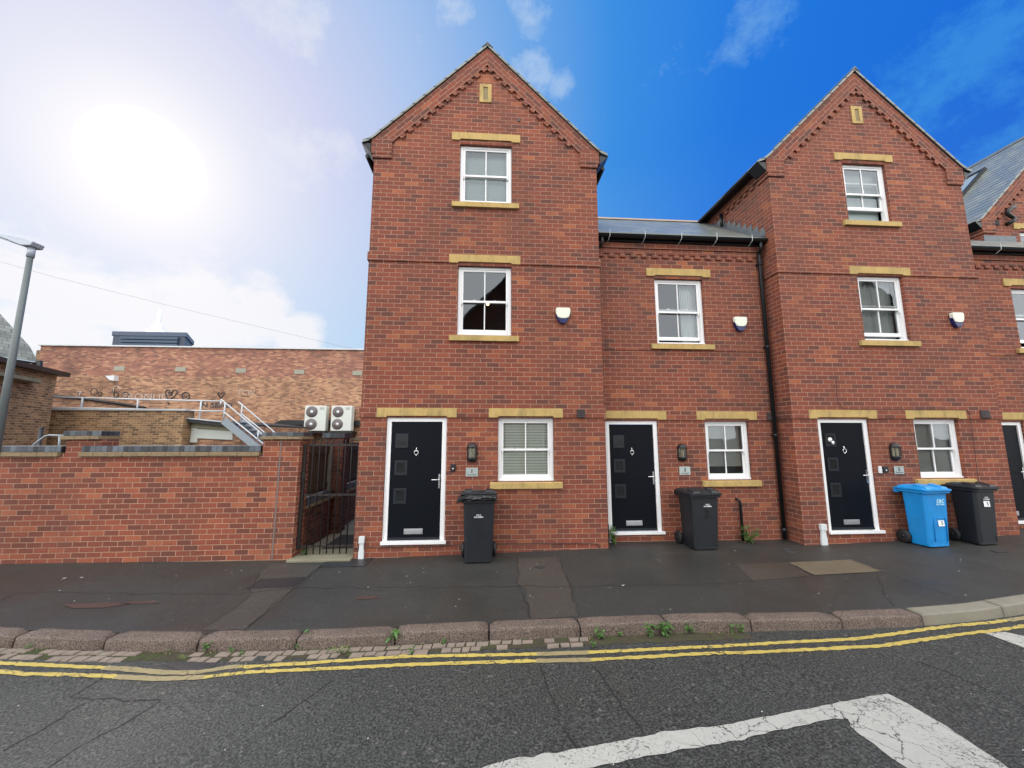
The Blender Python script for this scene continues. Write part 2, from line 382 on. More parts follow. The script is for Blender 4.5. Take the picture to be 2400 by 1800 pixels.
    def build(s,name,mats,parent=None,label=None,bevel=0,recalc=True,weld=True):
        if parent is not None and name not in('leaves','wall'):
            pc=s.pieces()
            if len(pc)>1:
                first=None
                cum=[0]
                for f in s.f: cum.append(cum[-1]+len(f))
                for fs in pc:
                    m=MB()
                    for i in fs: m.face([s.v[v] for v in s.f[i]],uv=s.uv[cum[i]:cum[i+1]],sm=s.sm[i],mi=s.mi[i])
                    o=m._build(name,mats,parent,label,bevel,recalc,weld); first=first or o
                return first
        return s._build(name,mats,parent,label,bevel,recalc,weld)
    def _build(s,name,mats,parent=None,label=None,bevel=0,recalc=True,weld=True):
        m=bpy.data.meshes.new(name); off=Vector((0,0,0)); p=parent
        while p is not None: off+=p.location; p=p.parent
        m.from_pydata([tuple(v-off) for v in s.v],[],s.f)
        ul=m.uv_layers.new(name='UVMap')
        for i,u in enumerate(s.uv): ul.data[i].uv=u
        for i,p in enumerate(m.polygons): p.use_smooth=s.sm[i]; p.material_index=s.mi[i]
        for mm in (mats if isinstance(mats,(list,tuple)) else [mats]): m.materials.append(mm)
        if recalc or bevel or weld:
            b=bmesh.new(); b.from_mesh(m)
            if weld: bmesh.ops.remove_doubles(b,verts=b.verts,dist=1e-5)
            if recalc: bmesh.ops.recalc_face_normals(b,faces=b.faces)
            if bevel:
                es=[e for e in b.edges if len(e.link_faces)==2 and e.calc_face_angle(0)>.6]
                bmesh.ops.bevel(b,geom=es,offset=bevel,segments=2,affect='EDGES',profile=.5)
            b.to_mesh(m); b.free()
        o=bpy.data.objects.new(name,m); COL.objects.link(o)
        if parent: o.parent=parent
        if label: o['label']=label
        return o
def tag(o,label,cat,group=None):
    o['label']=label; o['category']=cat
    if group: o['group']=group
    return o
def thing(name,label,cat,loc=(0,0,0),group=None):
    o=bpy.data.objects.new(name,None); COL.objects.link(o); o.location=loc; o.empty_display_size=.2
    return tag(o,label,cat,group)
def struct(o,kind='structure',label=None):
    o['kind']=kind
    if label: o['label']=label
    return o
def copy_tree(o,dx,label=None,loc=None):
    c=o.copy(); COL.objects.link(c); c.location=loc if loc is not None else o.location+Vector(dx)
    if label: c['label']=label
    for ch in list(o.children):
        k=ch.copy(); COL.objects.link(k); k.parent=c
        for g in list(ch.children):
            d=g.copy(); COL.objects.link(d); d.parent=k
    return c
def text(txt,size,loc,mat,parent,name='lettering',shear=0,space=1.0,depth=.0008,rz=0,label=None,squash=1.0,bold=0):
    cu=bpy.data.curves.new('t','FONT'); cu.body=txt; cu.size=size; cu.align_x='CENTER'; cu.align_y='CENTER'; cu.extrude=depth; cu.shear=shear; cu.space_character=space; cu.offset=bold
    o=bpy.data.objects.new('t',cu); COL.objects.link(o)
    dg=bpy.context.evaluated_depsgraph_get(); m=bpy.data.meshes.new_from_object(o.evaluated_get(dg))
    bpy.data.objects.remove(o); bpy.data.curves.remove(cu)
    off=Vector((0,0,0)); p=parent
    while p is not None: off+=p.location; p=p.parent
    M=Matrix.Translation(Vector(loc)-off)@Matrix.Rotation(rz,4,'Z')@Matrix.Rotation(R(90),4,'X')@Matrix.Diagonal((squash,1,1,1))
    m.transform(M); m.materials.clear(); m.materials.append(mat); m.name=name
    o=bpy.data.objects.new(name,m); COL.objects.link(o)
    if parent: o.parent=parent
    if label: o['label']=label
    return o
# ------------------------------------------------------------------ ground, footway, road
def grid_sheet(name,xs,yf,n,zf,m,dz=0):
    b=MB()
    for x0,x1 in zip(xs,xs[1:]):
        for j in range(n):
            q=[]
            for x,jj in ((x0,j),(x1,j),(x1,j+1),(x0,j+1)):
                a,c=yf(x); y=a+(c-a)*(jj/n)**1.0; q.append((x,y,zf(x,y)+dz))
            b.face(q,sm=True)
    return struct(b.build(name,m,recalc=False))
xs=[-60,-45,-30,-20]+[-16+.5*i for i in range(65)]+[20,30,45,60]
struct(MB().face([(-400,-400,-2.9),(400,-400,-2.9),(400,400,-2.9),(-400,400,-2.9)]).build('ground',M_GROUND,recalc=False))
grid_sheet('footway',xs,lambda x:(yk(x)-.02,D+.75),6,zp,M_PAVE)
grid_sheet('road',xs,lambda x:(yk(x)-.10,-1.6),12,zr,M_ROAD)
grid_sheet('far_footway',xs,lambda x:(-1.6,-4.2),2,lambda x,y:zr(x,-1.6)+.12,M_PAVE2)
def drape(name,poly,m,zf,dz=.004,cuts=5,kind=True,jit=0):
    b=bmesh.new(); vs=[b.verts.new((p.x,p.y,0)) for p in poly]; b.faces.new(vs)
    bmesh.ops.triangulate(b,faces=b.faces); bmesh.ops.subdivide_edges(b,edges=b.edges,cuts=cuts,use_grid_fill=True)
    for v in b.verts:
        if jit and v.is_boundary:
            v.co.x+=noise.noise(v.co*9)*jit; v.co.y+=noise.noise(v.co*11+Vector((5,5,5)))*jit
        v.co.z=zf(v.co.x,v.co.y)+dz
    for f in b.faces: f.smooth=True
    bmesh.ops.recalc_face_normals(b,faces=b.faces)
    if sum(f.normal.z for f in b.faces)<0: bmesh.ops.reverse_faces(b,faces=b.faces)
    me=bpy.data.meshes.new(name); b.to_mesh(me); b.free(); me.materials.append(m); me.uv_layers.new(name='UVMap')
    o=bpy.data.objects.new(name,me); COL.objects.link(o)
    return struct(o) if kind else o
def dens(pts,step=.12):
    out=[]
    for a,b in zip(pts,pts[1:]):
        k=max(1,int((b-a).length/step)); out+=[a.lerp(b,i/k) for i in range(k)]
    return out+[pts[-1]]
def ribbon(mb,pts,w,zf,dz=.004,ragged=0,step=.05,mi=0,seed=0):
    pts=dens([Vector((p.x,p.y,0)) for p in pts],step); L=[];Rr=[]
    if ragged>=.9: pts=[p+Vector((noise.noise(p*4)*.05+noise.noise(p*17)*.02,noise.noise(p*4+Vector((7,7,7)))*.05+noise.noise(p*17+Vector((3,3,3)))*.02,0)) for p in pts]
    for i,p in enumerate(pts):
        t=(pts[min(i+1,len(pts)-1)]-pts[max(i-1,0)]).normalized(); nrm=Vector((-t.y,t.x,0))
        j1=1+ragged*noise.noise(Vector((p.x*14,p.y*3,seed))); j2=1+ragged*noise.noise(Vector((p.x*14,p.y*3,seed+9)))
        a=p+nrm*w/2*j1; c=p-nrm*w/2*j2
        L.append((a.x,a.y,zf(a.x,a.y)+dz)); Rr.append((c.x,c.y,zf(c.x,c.y)+dz))
    for i in range(len(pts)-1): mb.face([L[i],Rr[i],Rr[i+1],L[i+1]],mi=mi,uv=[(0,0),(1,0),(1,1),(0,1)])
    return mb
GP=lambda l,f=zp:[gnd(x,y,f) for x,y in l]
drape('footway_trench_patch',GP([(634.7,1321),(610,1346),(586,1380),(582,1403),(472,1478),(573.6,1476),(663,1403),(691.6,1374),(716,1354),(752.6,1325.5)]),M_PAVE2,zp,.003,cuts=9,jit=.02)
drape('footway_dark_patch',GP([(610,1358),(716,1353),(687.6,1376),(577.7,1380)]),M_PAVE3,zp,.007,cuts=9,jit=.02)
drape('footway_dark_patch',GP([(765,1313),(874.7,1307),(854,1327.5),(748.6,1330)]),M_PAVE3,zp,.007,cuts=9,jit=.02)
drape('footway_tan_cover',GP([(1848,1319),(1995,1312),(2068,1339.6),(1908,1349)]),M_TAN,zp,.007)
drape('footway_brown_patch',GP([(1726,1323),(1848,1319),(1902,1350),(1764,1362)]),M_PAVE4,zp,.004,cuts=9,jit=.02)
drape('footway_brown_strip',GP([(1213,1310),(1213.6,1370),(1232.6,1381),(1246,1452),(1357,1444),(1336,1376),(1308,1305)]),M_PAVE4,zp,.003,cuts=9,jit=.02)
def stain(px,py,a,b,name='footway_red_stain',f=zp,m=M_RUST):
    c=gnd(px,py,f); P=[Vector((c.x+a*math.cos(t)*(1+.3*math.sin(3*t+px)),c.y+b*math.sin(t)*(1+.3*math.cos(2*t)),0)) for t in [i*math.pi/10 for i in range(20)]]
    return drape(name,P,m,f,.005,2)
def f_stainm(t):
    g=t.noise(170,3,.75); base=t.mix(t.noise(3,5,.7),(.045,.03,.026),(.07,.042,.034)); base=t.mix(.3,base,t.ramp(g,[(.3,.12),(.72,.95)]),'OVERLAY'); return t.done(t.bsdf(base,.6))
M_RUST=mat('reddish_damp_asphalt',f_stainm)
# seams and cracks of the footway
b=MB()
for l in ([(0,1410),(35,1391),(100,1388),(300,1392),(577,1391),(700,1378),(950,1377),(1213,1375),(1340,1376),(1600,1372),(1764,1362)],[(1995,1312),(2068,1340),(2239,1403)],[(2052,1343),(2090,1422)],
          [(610,1346),(586,1380),(582,1403),(472,1478)],[(752.6,1325.5),(691.6,1374),(573.6,1476)],[(1213.6,1310),(1213.6,1370),(1246,1452)],[(1308,1305),(1336,1376),(1357,1444)],[(1848,1319),(1908,1349)]):
    ribbon(b,GP(l),.0065,zp,.009,.9,.04)
struct(b.build('footway_joints',M_CRACK,recalc=False))
b=MB()
for l in ([(369,1642),(300,1690),(240,1720),(117,1800),(60,1840)],[(240,1590),(168,1634)],[(0,1761),(81,1720),(200,1650)],[(174,1636),(369,1642)],[(2155,1552),(2312,1615),(2400,1653)],[(1265,1560),(1330,1718),(1357,1761)],[(1390,1560),(1520,1729),(1558,1783)],[(780,1600),(640,1690)]):
    ribbon(b,GP(l,zr),.009,zr,.003,1.3,.03,seed=len(b.v))
struct(b.build('road_cracks',M_CRACK,recalc=False))
# road markings
YA_=[(-60,1552),(0,1555),(114,1560),(244,1566),(300,1569),(380,1577),(461,1577),(532,1565),(803,1549.6),(939,1540),(1200,1535),(1254,1534),(1379,1530),(1661,1517),(1845.7,1506),(2008.5,1498),(2225.5,1468),(2361,1454.6),(2470,1440)]
YB_=[(-60,1571),(0,1574.5),(54,1580),(228,1584),(271,1587),(374,1592),(477.5,1588),(575,1576.5),(787,1567),(955,1558.7),(1200,1551),(1254,1550),(1390,1547),(1764,1529.5),(2063,1515),(2231,1490),(2400,1468),(2480,1458)]
def seg(l,a,b_): 
    o=[]
    for p,q in zip(l,l[1:]):
        if q[0]<=a or p[0]>=b_: continue
        t0=max(0,(a-p[0])/(q[0]-p[0]));t1=min(1,(b_-p[0])/(q[0]-p[0]))
        A=(p[0]+(q[0]-p[0])*t0,p[1]+(q[1]-p[1])*t0);B=(p[0]+(q[0]-p[0])*t1,p[1]+(q[1]-p[1])*t1)
        if not o: o.append(A)
        o.append(B)
    return o
for nm,l,fad in (('yellow_line',YA_,[(244,560),(1258,1379),(2361,2470)]),('yellow_line',YB_,[(271,478),(1258,1385)])):
    b=MB()
    xs_=[-60]+[v for f in fad for v in f]+[2480]
    for i,(a,c) in enumerate(zip(xs_,xs_[1:])):
        old=i%2
        if len(seg(l,a,c))<2: continue
        ribbon(b,GP(seg(l,a,c),zr),.055 if not old else .07,zr,.0045,.55 if not old else .25,.02,mi=old,seed=i*3+len(l))
    struct(b.build(nm,[M_YEL,M_YELO],recalc=False))
WT=[(1100,1808),(1200,1780),(1352,1758),(1520,1725),(1540,1718),(1700,1700),(1808,1678),(1987,1645),(2046,1631),(2082,1627),(2095,1632),(2209,1699),(2356,1796),(2470,1880),(2250,1900),(2122,1800),(1992,1703),(1985,1687),(1954,1686),(1742.6,1734),(1547,1769),(1379,1800),(1200,1840),(1050,1860)]
drape('white_bay_marking',GP(WT,zr),M_WHP,zr,.0045,17,jit=.016)
drape('white_bay_marking',GP([(2309.6,1485),(2356,1482),(2420,1496),(2560,1530),(2520,1548),(2400,1519)],zr),M_WHP,zr,.0045,5,jit=.006)
drape('gully_patch',GP([(385,1560),(440,1549),(500,1548),(512,1558),(480,1572),(430,1575)],zr),M_PAVE3,zr,.0035,3)
# kerb stones
kj=[-9.,-8.,-7.,-6.08]+[gnd(px,py).x for px,py in ((65,1480),(277,1483),(496,1478),(719,1471),(936,1464),(1146,1457),(1352,1451),(1550,1445),(1734.5,1437),(1932.5,1430),(2117,1424),(2280,1400))]+[6.9,7.85,8.8,9.75,10.7,11.7]
gr=next(i for i,x in enumerate(kj) if x>gnd(2110,1424).x-.02)
b=MB()
for x0,x1 in zip(xs,xs[1:]):
    for q in ((x0,x1),):
        A=[(x,yk(x)-dy,zp(x,yk(x))+h) for x in q for dy,h in ((.0,-.012),(.13,-.014),(.13,-.3))]
        b.face([A[0],A[3],A[4],A[1]]); b.face([A[1],A[4],A[5],A[2]])
kerb=struct(b.build('kerb',M_PAVE3,recalc=False))
for i,(a,c) in enumerate(zip(kj,kj[1:])):
    gran=i<gr; b=MB(); n=8; rings=[]
    jz=random.uniform(-.003,.005); jy=random.uniform(-.006,.006); g=.009 if gran else .005
    for k in range(n+1):
        x=a+g+(c-a-2*g)*k/n; y=yk(x)+jy; z=zp(x,y)+.008+jz; e=.012 if k in (0,n) and gran else 0
        rad=.028 if gran else .018; w=.155
        prof=[(.02,-.2),(.02,-e),(0.0,0-e)]+[(-w+rad-rad*math.sin(t)-0,-rad+rad*math.cos(t)-e) for t in [0,.4,.8,1.2,1.57]]+[(-w-.014,-.13),(-w-.018,-.2)]
        rings.append([Vector((x,y+p,z+q+(.004*noise.noise(Vector((x*6,p*20,i))) if gran else 0))) for p,q in prof])
    for r0,r1 in zip(rings,rings[1:]):
        for k in range(len(r0)-1): b.face([r0[k],r0[k+1],r1[k+1],r1[k]],sm=True)
    b.face(rings[0]); b.face(rings[-1][::-1])
    b.build('kerb_stone',M_GRAN if gran else M_KERBC,kerb,weld=True)
# granite setts along the channel
b=MB(); random.seed(3)
for row in range(2):
    x=-6.6
    while x<1.05:
        w=random.uniform(.085,.15)
        y1=yk(x)-.185-row*.1+random.uniform(-.01,.01); y0=y1-random.uniform(.07,.092)
        if not (-3.55<x<-2.95) and random.random()<(.93 if row==0 else .82):
            if not (x>.3 and random.random()<.4):
                z=zr(x,y0)+random.uniform(.006,.014); cx=x+w/2
                q=[(x+.006+random.uniform(-.008,.008),y0),(x+w-.006+random.uniform(-.008,.008),y0),(x+w-.006+.012,y1),(x+.012,y1)]
                b.face([(p[0]+.004*(p[0]<cx)-.004*(p[0]>cx),p[1]+(.006 if p[1]==y0 else -.006),z) for p in q])
                for k in range(4):
                    p,r_=q[k],q[(k+1)%4]; ip=lambda p:(p[0]+.004*(p[0]<cx)-.004*(p[0]>cx),p[1]+(.006 if p[1]==y0 else -.006),z)
                    b.face([(p[0],p[1],z-.03),(r_[0],r_[1],z-.03),ip(r_),ip(p)])
        x+=w
struct(b.build('channel_setts',M_SETT))
b=MB()
ribbon(b,[Vector((x,yk(x)-.235,0)) for x in [-6.8+.4*i for i in range(25)]],.2,zr,.0022,.2,.1)
def f_silt(t):
    nz=t.noise(14,5,.7); col=t.mix(nz,(.03,.028,.022),(.10,.08,.05)); col=t.mix(t.ramp(t.noise(7,5,.7),[(.5,0.),(.62,.8)]),col,(.05,.075,.02)); return t.done(t.bsdf(col,.9,0,.2,t.bump(t.noise(120,3,.7),.006)))
struct(b.build('channel_silt',mat('silt',f_silt),recalc=False))
stain(220,1420,.33,.09); stain(330,1413,.2,.05); stain(865,1401,.14,.06)
# ------------------------------------------------------------------ walls and houses
def clip(poly,a,b_,c):   # keep a*x+b*z<=c
    out=[]
    for i in range(len(poly)):
        p,q=poly[i],poly[(i+1)%len(poly)]; dp=a*p[0]+b_*p[1]-c; dq=a*q[0]+b_*q[1]-c
        if dp<=0: out.append(p)
        if dp*dq<0: t=dp/(dp-dq); out.append((p[0]+(q[0]-p[0])*t,p[1]+(q[1]-p[1])*t))
    return out
def wall(mb,x0,x1,z0,z1,y,ops,rev=.11,gable=None):
    X=sorted({x0,x1,*[o[0] for o in ops],*[o[1] for o in ops]}); Z=sorted({z0,z1,*[o[2] for o in ops],*[o[3] for o in ops]})
    for a,b_ in zip(X,X[1:]):
        for c,d in zip(Z,Z[1:]):
            if any(o[0]<=a and b_<=o[1] and o[2]<=c and d<=o[3] for o in ops): continue
            p=[(a,c),(b_,c),(b_,d),(a,d)]
            if gable:
                cx,cz,s=gable; p=clip(p,s,1,cz+s*cx); p=clip(p,-s,1,cz-s*cx) if len(p)>2 else p
            if len(p)>2: mb.face([(u,y,v) for u,v in p])
    for a,b_,c,d in ops:
        mb.face([(a,y,c),(a,y+rev,c),(a,y+rev,d),(a,y,d)]); mb.face([(b_,y,c),(b_,y,d),(b_,y+rev,d),(b_,y+rev,c)])
        mb.face([(a,y,d),(a,y+rev,d),(b_,y+rev,d),(b_,y,d)]); mb.face([(a,y,c),(b_,y,c),(b_,y+rev,c),(a,y+rev,c)])
def window(h,xl,xr,zt,zb,y,opening=0,back='dark',small=False):
    """sliding sash window: outer frame, two sashes, panes, what hangs behind"""
    yf=y+.062; j=.062
    b=MB(); b.box(xl+.004,xl+j,yf,yf+.09,zb+.004,zt-.004); b.box(xr-j,xr-.004,yf,yf+.09,zb+.004,zt-.004)
    b.box(xl+j,xr-j,yf+.002,yf+.09,zt-.05,zt-.004); b.box(xl+.004,xr-.004,yf-.022,yf-.001,zb+.003,zb+.034); b.box(xl+j,xr-j,yf+.002,yf+.09,zb+.004,zb+.036)
    W=b.build('window',M_WHITE,h,bevel=.0025)
    a,c=xl+j+.002,xr-j-.002; t,bo=zt-.052,zb+.038; mid=(t+bo)/2
    cx=(a+c)/2
    def sash(z0,z1,ys,top,bot,horn):
        s=MB(); st=.036
        s.box(a,a+st,ys,ys+.034,z0,z1); s.box(c-st,c,ys,ys+.034,z0,z1); s.box(a+st,c-st,ys+.001,ys+.033,z1-top,z1); s.box(a+st,c-st,ys+.001,ys+.033,z0,z0+bot)
        s.box(cx-.010,cx+.010,ys+.003,ys+.031,z0+bot,z1-top)
        if horn:
            for q in (a,c-st): s.prism([(q+.002,z0-.001),(q+st-.002,z0-.001),(q+st-.012,z0-.05),(q+.006,z0-.035)],ys+.002,ys+.03)
        s.build('sash',M_WHITE,W,bevel=.0022)
        g=MB(); g.face([(a+st-.002,ys+.018,z0+bot-.002),(c-st+.002,ys+.018,z0+bot-.002),(c-st+.002,ys+.018,z1-top+.002),(a+st-.002,ys+.018,z1-top+.002)])
        g.build('pane',M_GLASS,W,recalc=False)
    sash(mid-.018,t,yf+.012,.036,.038,True)
    sash(bo+opening,mid+.018+opening,yf+.050,.036,.07,False)
    s=MB()
    for q in (.28,.72):
        xx=a+(c-a)*q; s.box(xx-.025,xx+.025,yf+.047,yf+.06,mid+.018+opening,mid+.03+opening)
    s.build('sash_fastener',M_CHROME,W,bevel=.002)
    # room behind
    r=MB(); y0,y1=yf+.092,yf+1.3
    X0,X1,Z0,Z1=xl-.25,xr+.25,zb-.15,zt+.1
    r.face([(X0,y1,Z0),(X1,y1,Z0),(X1,y1,Z1),(X0,y1,Z1)]); r.face([(X0,y0,Z0),(X0,y1,Z0),(X0,y1,Z1),(X0,y0,Z1)]); r.face([(X1,y0,Z0),(X1,y1,Z0),(X1,y1,Z1),(X1,y0,Z1)])
    r.face([(X0,y0,Z1),(X1,y0,Z1),(X1,y1,Z1),(X0,y1,Z1)]); r.face([(X0,y0,Z0),(X1,y0,Z0),(X1,y1,Z0),(X0,y1,Z0)])
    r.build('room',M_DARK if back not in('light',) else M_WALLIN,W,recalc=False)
    if back in('blind','gblind','half'):
        s=MB(); z=zt-.06; m=M_BLIND if back=='blind' else M_BLINDG; lo=bo+.01 if back!='half' else bo+.22
        while z>lo:
            if back=='blind':  s.box(a-.01,c+.01,yf+.095,yf+.099,z-.044,z) 
            s.face([(a-.01,yf+.095,z-.022),(c+.01,yf+.095,z-.022),(c+.01,yf+.112,z),(a-.01,yf+.112,z)]) if back!='blind' else None
            z-=.024 if back!='blind' else .05
        if back=='blind':
            for q in (.12,.45,.62,.88): xx=a+(c-a)*q; s.box(xx-.004,xx+.004,yf+.088,yf+.091,bo,zt-.06)
        s.build('blind',m,W,recalc=False)
    if back=='sheet':
        s=MB(); s.box(a-.02,c+.02,yf+.16,yf+.165,bo-.05,t+.03); s.build('blind',plain('pale_grey_roller_blind',(.30,.36,.36),.7,var=.04),W)
    if back in('curtain','gcurtain'):
        s=MB(); n=26; x0_,x1_=(cx+.12,c+.03) if back=='curtain' else (a-.02,c+.02)
        P=[(x0_+(x1_-x0_)*i/n, yf+.17+.022*math.sin(i*1.7)) for i in range(n+1)]
        for (p,q),(p2,q2) in zip(P,P[1:]): s.face([(p,q,bo-.05),(p2,q2,bo-.05),(p2,q2,t+.04),(p,q,t+.04)],sm=True)
        s.build('curtain',M_CURT if back=='curtain' else M_CURTG,W,recalc=False)
    return W
def lintel(h,xl,xr,z,y,ht=.165,ov=.165,yp=.026,rev=.07):
    b=MB(); b.prism([(xl-ov,z),(xl-.005,z),(xl+.012,z+.024),(xr-.012,z+.024),(xr+.005,z),(xr+ov,z),(xr+ov,z+ht),(xl-ov,z+ht)],y-yp,y+rev)
    return b.build('lintel',M_STONE,h,bevel=.003)
def sill(h,xl,xr,z,y,ht=.122,ov=.135,yp=.055):
    b=MB(); b.prism([(y-yp,z-ht),(y+.07,z-ht),(y+.07,z-.003),(y-yp,z-.022)],xl-ov,xr+ov,f=lambda a,b_,c:(c,a,b_))
    return b.build('sill',M_STONE,h,bevel=.003)
def door(h,xl,xr,zt,zb,y,right=True,sticker=False):
    yf=y+.03; j=.082
    lx0,lx1=xl+j,xr-j; lz0,lz1=zb+.055,zt-.07
    L=MB(); L.box(lx0+.004,lx1-.004,yf+.02,yf+.06,lz0+.006,lz1-.004)
    dl=L.build('door',M_DOOR,h,bevel=.003)
    f=MB(); f.box(xl+.003,lx0,yf,yf+.08,zb+.05,zt-.003); f.box(lx1,xr-.003,yf,yf+.08,zb+.05,zt-.003); f.box(lx0,lx1,yf+.001,yf+.08,lz1,zt-.003)
    f.box(xl+.03,xl+.045,yf-.004,yf,zb+.05,zt-.035); f.build('frame',M_WHITE,dl,bevel=.003)
    t=MB(); t.box(xl-.01,xr+.03,y-.045,yf+.08,zb,zb+.05); t.build('threshold',M_WHITE,dl,bevel=.004)
    t=MB(); t.box(lx0+.006,lx1-.006,yf+.006,yf+.022,lz0+.004,lz0+.04); t.build('weather_bar',M_DOORT,dl,bevel=.003)
    W,H=lx1-lx0,lz1-lz0; X=lambda u:lx0+W*u; Z=lambda v:lz1-H*v
    for v0,v1 in ((.104,.228),(.335,.462),(.572,.702)):
        a,c,t_,b_=X(.085),X(.335),Z(v0),Z(v1); s=MB(); q=.042; ys=yf+.02
        s.prism([(a,b_),(c,b_),(c-q,b_+q),(a+q,b_+q)],ys-.012,ys+.002); s.prism([(a,t_),(a+q,t_-q),(c-q,t_-q),(c,t_)],ys-.012,ys+.002)
        s.prism([(a,b_),(a+q,b_+q),(a+q,t_-q),(a,t_)],ys-.010,ys+.002); s.prism([(c,b_),(c,t_),(c-q,t_-q),(c-q,b_+q)],ys-.010,ys+.002)
        s.build('door_window',M_DOORT,dl,bevel=.0025)
        g=MB(); g.box(a+q-.003,c-q+.003,ys-.004,ys-.001,b_+q-.003,t_-q+.003); g.build('door_pane',plain('obscure_door_glass',(.016,.018,.018),.12,var=.6,nscale=9,spec=.25),dl)
    k=MB(); kx,kz=X(.50),Z(.272); ys=yf+.018
    k.tube([(kx,ys-.012,kz+.075),(kx,ys-.012,kz+.045)],[.006,.011],8); k.lathe([(0,-.014),(.012,-.01),(.012,.0)],(kx,ys,kz+.08),10,'y')
    k.tube([(kx+.034*math.sin(t_),ys-.016,kz+.006-.036*math.cos(t_)) for t_ in [i*math.pi/9 for i in range(19)]],.0065,6); k.prism([(kx-.036,kz+.03),(kx+.036,kz+.03),(kx+.012,kz+.052),(kx-.012,kz+.052)],ys-.018,ys-.002)
    k.tube([(kx,ys-.012,kz-.03),(kx,ys-.012,kz-.06)],[.010,.006],8)
    k.build('knocker',M_CHROME,dl)
    k=MB(); lx=X(.49); k.box(X(.31),X(.67),ys-.010,ys,Z(.952),Z(.908)); k.box(X(.33),X(.65),ys-.016,ys-.011,Z(.943),Z(.917)); k.build('letter_box',plain('satin_chrome',(.5,.5,.52),.35,.8),dl,bevel=.003)
    k=MB(); hx=X(.962); k.box(hx-.014,hx+.014,ys-.010,ys,Z(.575),Z(.455)); k.tube([(hx,ys-.01,Z(.5)),(hx,ys-.055,Z(.5)),(hx-.02,ys-.06,Z(.5)),(hx-.125,ys-.055,Z(.5))],.0095,8); k.build('handle',M_CHROME,dl,bevel=.002)
    if sticker:
        for cx_,cz_,r_ in ((X(.20),Z(.163),.042),(X(.265),Z(.192),.033)):
            s=MB(); s.lathe([(0,-.002),(r_,-.002),(r_,0)],(cx_,yf+.012,cz_),16,'y'); s.build('window_sticker',M_STICK,dl)
    return dl
def vent(h,x0,x1,z0,z1,y):
    b=MB(); b.box(x0,x1,y-.028,y-.0,z0,z1)
    n=5
    for i in range(n):
        z=z0+(z1-z0)*(i+.5)/n; b.box(x0+.012,x1-.012,y-.04,y-.03,z-.006,z+.006)
    return b.build('air_vent',M_GREYV,h,bevel=.002)
def band(h,x0,x1,z,y,gaps=(),ht=.166,yp=.022,side0=None,side1=None,name='brick_band',m=None):
    b=MB(); xs_=[x0]+[v for g in sorted(gaps) for v in g]+[x1]
    for a,c in zip(xs_[::2],xs_[1::2]):
        if c>a: b.box(a,c,y-yp,y-.0005,z,z+ht)
    if side0: b.box(x0,x0+yp,y,side0,z,z+ht)
    if side1: b.box(x1-yp,x1,y,side1,z,z+ht)
    return b.build(name,m or M_BRICK,h,bevel=.003)
def avgx(l,Y): return sum(at(x,y,Y).x for x,y in l)/len(l)
